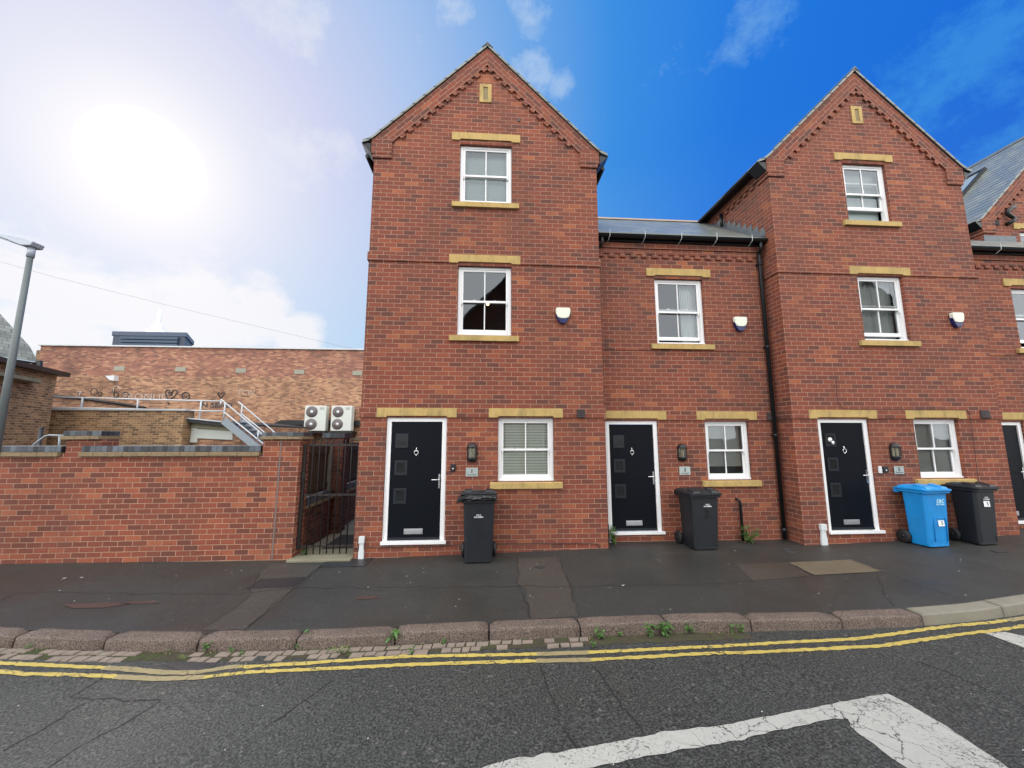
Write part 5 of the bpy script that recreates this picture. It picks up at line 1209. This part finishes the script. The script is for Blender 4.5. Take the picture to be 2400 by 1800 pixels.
# ------------------------------------------------------------------ plants and small things on the ground
def leaf(mb,p,d,L,w,droop,mi=0):
    d=Vector(d).normalized(); side=d.cross(Vector((0,0,1))); side=side.normalized() if side.length>1e-3 else Vector((1,0,0)); prev=None
    n=4
    for i in range(n+1):
        t=i/n; c=p+d*L*t+Vector((0,0,-droop*L*t*t)); ww=w*math.sin(math.pi*min(t*.9+.1,1))*.5
        cur=(c-side*ww,c+side*ww)
        if prev: mb.face([prev[0],prev[1],cur[1],cur[0]],sm=True,mi=mi)
        prev=cur
def weed(pos,size,n,label,kind='leafy'):
    rnd=random.Random(int(pos.x*1000)); pos=Vector(pos)
    if kind=='grass':
        b=MB()
        for i in range(n*3):
            a=rnd.uniform(0,6.28); r=rnd.uniform(0,size*.5); leaf(b,pos+Vector((r*math.cos(a),r*.4*math.sin(a),0)),(math.cos(a)*.5,math.sin(a)*.5,rnd.uniform(.6,1.4)),size*rnd.uniform(.5,1),.004,.5)
        return tag(b.build('grass_tuft',M_LEAF2,recalc=False),label,'grass tuft','weeds growing along the kerb')
    t=thing('weed',label,'weed',pos,'weeds growing along the kerb')
    b=MB(); s=MB(); k=max(1,n//6)
    for j in range(k):
        a=rnd.uniform(0,6.28); tip=pos+Vector((math.cos(a)*size*.35,math.sin(a)*size*.25,size*rnd.uniform(.5,.9))); s.tube([pos,pos.lerp(tip,.5)+Vector((0,0,size*.05)),tip],[.0022,.0018,.001],5)
        for i in range(n//k):
            q=pos.lerp(tip,rnd.uniform(.15,1)); an=rnd.uniform(0,6.28); leaf(b,q,(math.cos(an),math.sin(an),rnd.uniform(-.1,.8)),size*rnd.uniform(.25,.5),size*rnd.uniform(.12,.22),.5)
    b.build('leaves',M_LEAF,t,recalc=False); s.build('stem',M_LEAF,t)
    return t
random.seed(11)
WD=[(28,1512,.07,14,'l','low weed at the foot of the kerb by the left picture edge'),(62,1524,.05,10,'l','tiny weed between setts near the left picture edge'),(120,1522,.06,5,'g','sparse grass on the setts below the second kerb stone from the left'),(143,1513,.09,22,'l','bushy weed in front of the second kerb stone from the left'),(360,1515,.06,10,'l','thin weed in front of the third kerb stone, left of the dark gully patch'),(408,1528,.07,8,'g','grass strip just above the dark gully patch'),(430,1545,.05,6,'g','grass tuft at the rim of the dark gully patch'),
(487,1526,.07,20,'l','spreading weed left of the fourth kerb joint'),(513,1516,.08,16,'l','upright weed beside the fourth kerb joint'),(545,1532,.05,10,'l','small weed on the setts right of the dark gully patch'),(567,1537,.05,10,'l','small weed lowest on the setts, near the yellow line'),(602,1519,.06,14,'l','weed at the kerb foot below the garden wall pier'),(637,1522,.045,8,'l','tiny weed at the kerb foot below the iron gate'),(700,1520,.06,18,'l','low spreading weed below the fifth kerb joint'),(718,1512,.10,18,'l','tall weed standing against the fifth kerb joint'),
(765,1513,.05,8,'l','thin weed below the doorway of house number 1'),(796,1530,.09,14,'g','pale yellowish grass tuft on the setts below the leftmost door'),(822,1518,.05,8,'g','short grass between setts, right of the pale tuft'),(865,1512,.05,10,'l','small weed left of the tall dock leaf'),(918,1508,.12,12,'l','tall dock-like weed at the kerb below the first bin'),(1038,1512,.05,12,'l','small weed on the setts below the first bin'),(965,1532,.05,10,'l','flat weed near the yellow line below the first bin'),
(1404,1497,.08,18,'l','bushy weed at the kerb, leftmost of the right-hand weeds'),(1390,1518,.05,12,'l','small flat weed between the two right-hand kerb weeds and the yellow line'),(1453,1492,.05,10,'l','tiny upright weed left of the dock leaf pair'),(1520,1490,.10,12,'l','tall pale-leaved weed left of the densest kerb weed'),(1557,1490,.10,30,'l','densest leafy weed at the kerb below the middle house'),(1619,1484,.07,14,'l','single weed at the kerb below the middle bin'),(1712,1481,.07,12,'l','weed pair left half, below the brown footway patch'),(1737,1482,.06,16,'l','weed pair right half, with yellowing leaf'),(2068,1455,.03,6,'l','tiny weed near the end of the granite kerb'),(2186,1437,.06,12,'l','low weed at the foot of the concrete kerb')]
for px,py,s_,n,k,lb in WD:
    p=gnd(px,py,zr); weed(p,s_*1.7,int(n*1.3),lb,'grass' if k=='g' else 'leafy')
b=MB(); rg_=random.Random(4)
for i in range(1500):
    x=rg_.uniform(-6.6,3.6); dn_=noise.noise(Vector((x*2.2,3,1)))
    if dn_<rg_.uniform(-.15,.45): continue
    y=yk(x)-.175-abs(rg_.gauss(0,.03)); L_=rg_.uniform(.010,.032); a=rg_.uniform(0,6.28)
    leaf(b,Vector((x,y,zr(x,y)+.004)),(math.cos(a),math.sin(a)*.6,rg_.uniform(.2,1.3)),L_,L_*rg_.uniform(.15,.45),.4,mi=rg_.choice((0,0,1,2)))
struct(b.build('gutter_growth',[M_LEAF,M_LEAF2,M_DRY],recalc=False),'stuff','low moss, seedlings and dead bits matted along the kerb foot')
def shrub(pos,h,w,n,label,flat=.4):
    rnd=random.Random(n); t=thing('self_seeded_plant',label,'plant',pos); b=MB(); s=MB()
    for j in range(7):
        a=rnd.uniform(0,6.28); tip=pos+Vector((math.cos(a)*w*rnd.uniform(.2,.5),math.sin(a)*w*flat-w*flat*.6,h*rnd.uniform(.55,1))); s.tube([pos,pos.lerp(tip,.5)+Vector((0,0,.03)),tip],[.004,.003,.0015],5)
        for i in range(n):
            q=pos.lerp(tip,rnd.uniform(.1,1))+Vector((rnd.uniform(-1,1)*w*.08,rnd.uniform(-1,.3)*w*.08,0)); an=rnd.uniform(0,6.28); leaf(b,q,(math.cos(an),math.sin(an),rnd.uniform(-.3,.6)),rnd.uniform(.035,.07),.03,.5)
    b.build('leaves',M_LEAF,t,recalc=False); s.build('stem',M_LEAF,t); return t
shrub(Vector((2.30,Y3-.12,zp(2.3,D)+.0)),.40,.16,16,'narrow green plant climbing beside the middle door')
p=at(1752,1268,Y3-.1); shrub(Vector((p.x,Y3-.12,zp(p.x,D))),.34,.42,22,'bright green self-seeded plant by the black waste pipe')
p=gnd(727,1300); weed(Vector((-3.02,7.0,-1.985)),.14,26,'straggly weed on the step behind the iron gate')
b=MB(); p=Vector((at(1735,1270,Y3).x,Y3-.16,zp(4.9,D)+.01))
for i in range(14): a=random.uniform(0,6.28); leaf(b,p+Vector((random.uniform(-.1,.1),random.uniform(-.04,.04),0)),(math.cos(a),math.sin(a)*.3,.25),.07,.012,.3)
tag(b.build('dead_leaves',M_DRY,recalc=False),'tan dead leaves at the foot of the waste pipe','dead leaves')
for px,py,r_,lb in ((1266,1331,.075,'round black stopcock cover in the footway right of the first bin'),(1849.5,1291,.09,'round black stopcock cover in the footway near the black downpipe')):
    p=gnd(px,py); b=MB(); b.lathe([(r_,-.002),(r_,.008),(r_*.86,.011),(r_*.84,.007),(0,.009)],p,20); t=tag(b.build('stopcock_cover',M_COVER),lb,'cover','stopcock covers in the footway')
b=MB(); p=gnd(2345,1293); b.box(p.x-.12,p.x+.12,p.y-.05,p.y+.05,p.z,p.z+.009); tag(b.build('drain_cover',M_COVER),'small dark rectangular cover in the footway by the last black bin','cover')
b=MB(); random.seed(5)
for i in range(70):
    x=random.uniform(-6,8); y=random.uniform(yk(x)+.1,6.7); r_=random.uniform(.003,.009); z=zp(x,y)+.006
    b.face([(x-r_,y,z),(x,y-r_,z),(x+r_,y,z),(x,y+r_*.8,z+.003)])
for px,py in ((152,1356),(192,1354),(1460,1373)):
    p=gnd(px,py)+Vector((0,0,.006)); b.face([p+Vector((-.035,0,0)),p+Vector((0,-.012,0)),p+Vector((.03,.004,.004)),p+Vector((.0,.014,0))])
for i in range(40):
    x=random.uniform(-5,6); y=random.uniform(1.5,4.1); r_=random.uniform(.003,.007); z=zr(x,y)+.006
    b.face([(x-r_,y,z),(x,y-r_,z),(x+r_,y,z),(x,y+r_*.8,z+.003)])
struct(b.build('litter_specks',M_LITTER,recalc=False),'stuff','scattered pale specks and scraps on the footway and road')
# ------------------------------------------------------------------ houses across the street (seen mirrored in the glass)
def opp(cx,w,yf,ze,za,label,wingw=7):
    t=thing('house_across_street',label,'house',(cx,yf,-2.0),'houses across the street')
    b=MB(); b.face([(cx-w,yf,-2.5),(cx+w,yf,-2.5),(cx+w,yf,ze),(cx,yf,za),(cx-w,yf,ze)]); 
    for s_ in (-1,1): b.face([(cx+s_*w,yf,-2.5),(cx+s_*w,yf-7,-2.5),(cx+s_*w,yf-7,ze),(cx+s_*w,yf,ze)])
    b.build('wall',M_BRICK,t,recalc=False)
    b=MB()
    for s_ in (-1,1): b.face([(cx,yf+.15,za+.1),(cx,yf-7,za+.1),(cx+s_*(w+.2),yf-7,ze-.1),(cx+s_*(w+.2),yf+.15,ze-.1)])
    b.build('roof',M_SLATE,t,recalc=False)
    for wx,wz in ((-w*.45,1.2),(w*.45,1.2),(-w*.45,-1.2),(w*.45,-1.2)):
        b=MB(); f=b; x=cx+wx; b.box(x-.45,x+.45,yf,yf+.03,wz,wz+1.3); q_=b.build('window',M_WHITE,t); b=MB(); b.box(x-.38,x-.02,yf+.031,yf+.04,wz+.08,wz+1.22); b.box(x+.02,x+.38,yf+.031,yf+.04,wz+.08,wz+1.22); b.build('pane',plain('dark_glass',(.02,.025,.03),.1),q_)
opp(1.7,3.0,-4.0,5.4,8.4,'gabled brick house across the street, mirrored in the first-floor window of house number 1')
opp(at(2037,655,2*D+4).x,2.6,-4.0,at(2037,655,2*D+4).z-2.9,at(2037,655,2*D+4).z,'gabled brick house across the street, mirrored in the first-floor window of house number 5')
# ------------------------------------------------------------------ camera
cam=bpy.data.cameras.new('camera'); co=bpy.data.objects.new('camera',cam); COL.objects.link(co)
cam.sensor_width=36; cam.lens=FPX/2400*36; cam.clip_end=2000; cam.clip_start=.05
co.rotation_euler=(R(90)+PITCH,0,-YAW); SC.camera=co
# ------------------------------------------------------------------ light
SUN=Vector((-.5962,.6516,.4689)).normalized(); el=math.asin(SUN.z); az=math.atan2(SUN.x,SUN.y)
ld=bpy.data.lights.new('sun','SUN'); ld.energy=.6; ld.angle=R(12); ld.color=(1,.95,.88); lo=bpy.data.objects.new('sun',ld); COL.objects.link(lo)
lo.rotation_euler=(-SUN).to_track_quat('-Z','Y').to_euler(); lo.location=SUN*60
w=bpy.data.worlds.new('World'); SC.world=w; w.use_nodes=True; nt=w.node_tree; nt.nodes.clear()
t=NT.__new__(NT); t.t=nt; t.m=None
out=t.n('ShaderNodeOutputWorld'); bg=t.n('ShaderNodeBackground')
tc=t.n('ShaderNodeTexCoord').outputs['Generated']
def dot(v):
    nd=t.n('ShaderNodeVectorMath',operation='DOT_PRODUCT'); t.l(tc,nd.inputs[0]); nd.inputs[1].default_value=v; return nd.outputs['Value']
ang=t.math('DIVIDE',t.math('ARCCOSINE',t.math('MINIMUM',dot(SUN),.99999)),math.pi)
L=lambda r,g,b_:lin((r,g,b_))
def dg(a): return a/180
base=t.ramp(ang,[(0,(2.0,2.0,2.0)),(dg(3.7),(1.5,1.5,1.5)),(dg(4.9),L(250,249,255)),(dg(9),L(234,236,250)),(dg(18),L(212,217,246)),(dg(29),L(176,202,243)),(dg(41),L(118,174,237)),(dg(52),L(58,146,233)),(dg(66),L(30,122,228)),(dg(90),L(18,104,221))])
# paler towards the horizon
ez=dot(Vector((0,0,1)))
hz=t.ramp(ez,[(.0,1.),(.2,.85),(.40,.35),(.60,0.)])
hzc=t.ramp(ang,[(0,L(226,239,252)),(dg(30),L(192,223,249)),(dg(60),L(150,200,240)),(1,L(150,200,240))])
base=t.mix(t.math('MULTIPLY',hz,t.ramp(ang,[(dg(7),0.),(dg(15),1.),(dg(50),.6),(dg(70),.12)])),base,hzc)
# clouds
def wn(scale,det,rough,st,loc=(0,0,0)):
    mp=t.n('ShaderNodeMapping'); mp.inputs['Scale'].default_value=st; mp.inputs['Location'].default_value=loc; t.l(tc,mp.inputs[0])
    nd=t.n('ShaderNodeTexNoise',ins={'Scale':scale,'Detail':det,'Roughness':rough}); t.l(mp.outputs[0],nd.inputs['Vector']); return nd.outputs[0]
c1=wn(5.0,9,.66,(1,1,1.8),(3.1,.4,.2)); c2=wn(13,9,.70,(1,1,1.3),(1.7,2.2,.9))
def spots(l):
    acc=None
    for px,py,rd in l:
        v=ray(px,py).normalized(); k=t.math('MULTIPLY',t.math('SUBTRACT',1.0,dot(v)),1/(1-math.cos(R(rd)))); k=t.math('SUBTRACT',1.0,k,clamp=True)
        acc=k if acc is None else t.math('MAXIMUM',acc,k)
    return acc
bank=t.math('ADD',t.math('MULTIPLY',spots([(330,775,9),(470,735,9),(590,735,7),(700,790,5),(60,690,9),(200,760,8)]),.55),t.math('MULTIPLY',c1,1.1))
base=t.mix(t.math('MULTIPLY',t.ramp(bank,[(.78,0.),(1.02,1.)]),.85),base,L(252,250,253))
wisp=t.math('ADD',t.math('MULTIPLY',spots([(665,30,5.5),(800,350,4),(680,370,5),(1250,0,3.6),(1250,175,3),(1318,205,2.2),(1060,22,2.8),(2330,120,6),(2180,190,6),(2140,260,4.5),(1780,60,4),(2330,400,5)]),.34),t.math('MULTIPLY',c2,1.15))
base=t.mix(t.math('MULTIPLY',t.ramp(wisp,[(.72,0.),(1.06,1.)]),.5),base,t.ramp(ang,[(dg(30),L(240,243,250)),(dg(48),L(190,218,246)),(dg(75),L(70,165,236))]))
# physical sky mixed in
sky=t.n('ShaderNodeTexSky',sky_type='NISHITA'); sky.sun_disc=False; sky.sun_elevation=el; sky.sun_rotation=az
sks=t.n('ShaderNodeVectorMath',operation='SCALE'); t.l(sky.outputs[0],sks.inputs[0]); sks.inputs['Scale'].default_value=.07
vis=t.mix(.08,base,sks.outputs[0])
# thick bright overcast on the half of the sky behind the photographer
fy_=dot(Vector((0,1,0))); k=t.ramp(fy_,[(.0,1.),(.24,0.)])
# map -1..1 handled by clamp: y<0 -> full overcast
ocn=wn(2.2,6,.55,(1,1,2)); oc=t.mix(ocn,(2.5,2.55,2.6),(3.3,3.3,3.3))
fin=t.mix(k,vis,oc)
t.l(fin,bg.inputs[0]); bg.inputs[1].default_value=1.0; t.l(bg.outputs[0],out.inputs[0])
SC.view_settings.view_transform='Standard'; SC.view_settings.look='None'; SC.view_settings.exposure=0; SC.view_settings.gamma=1
SC.render.engine='CYCLES'; SC.cycles.max_bounces=6; SC.cycles.transparent_max_bounces=12; SC.cycles.use_denoising=True
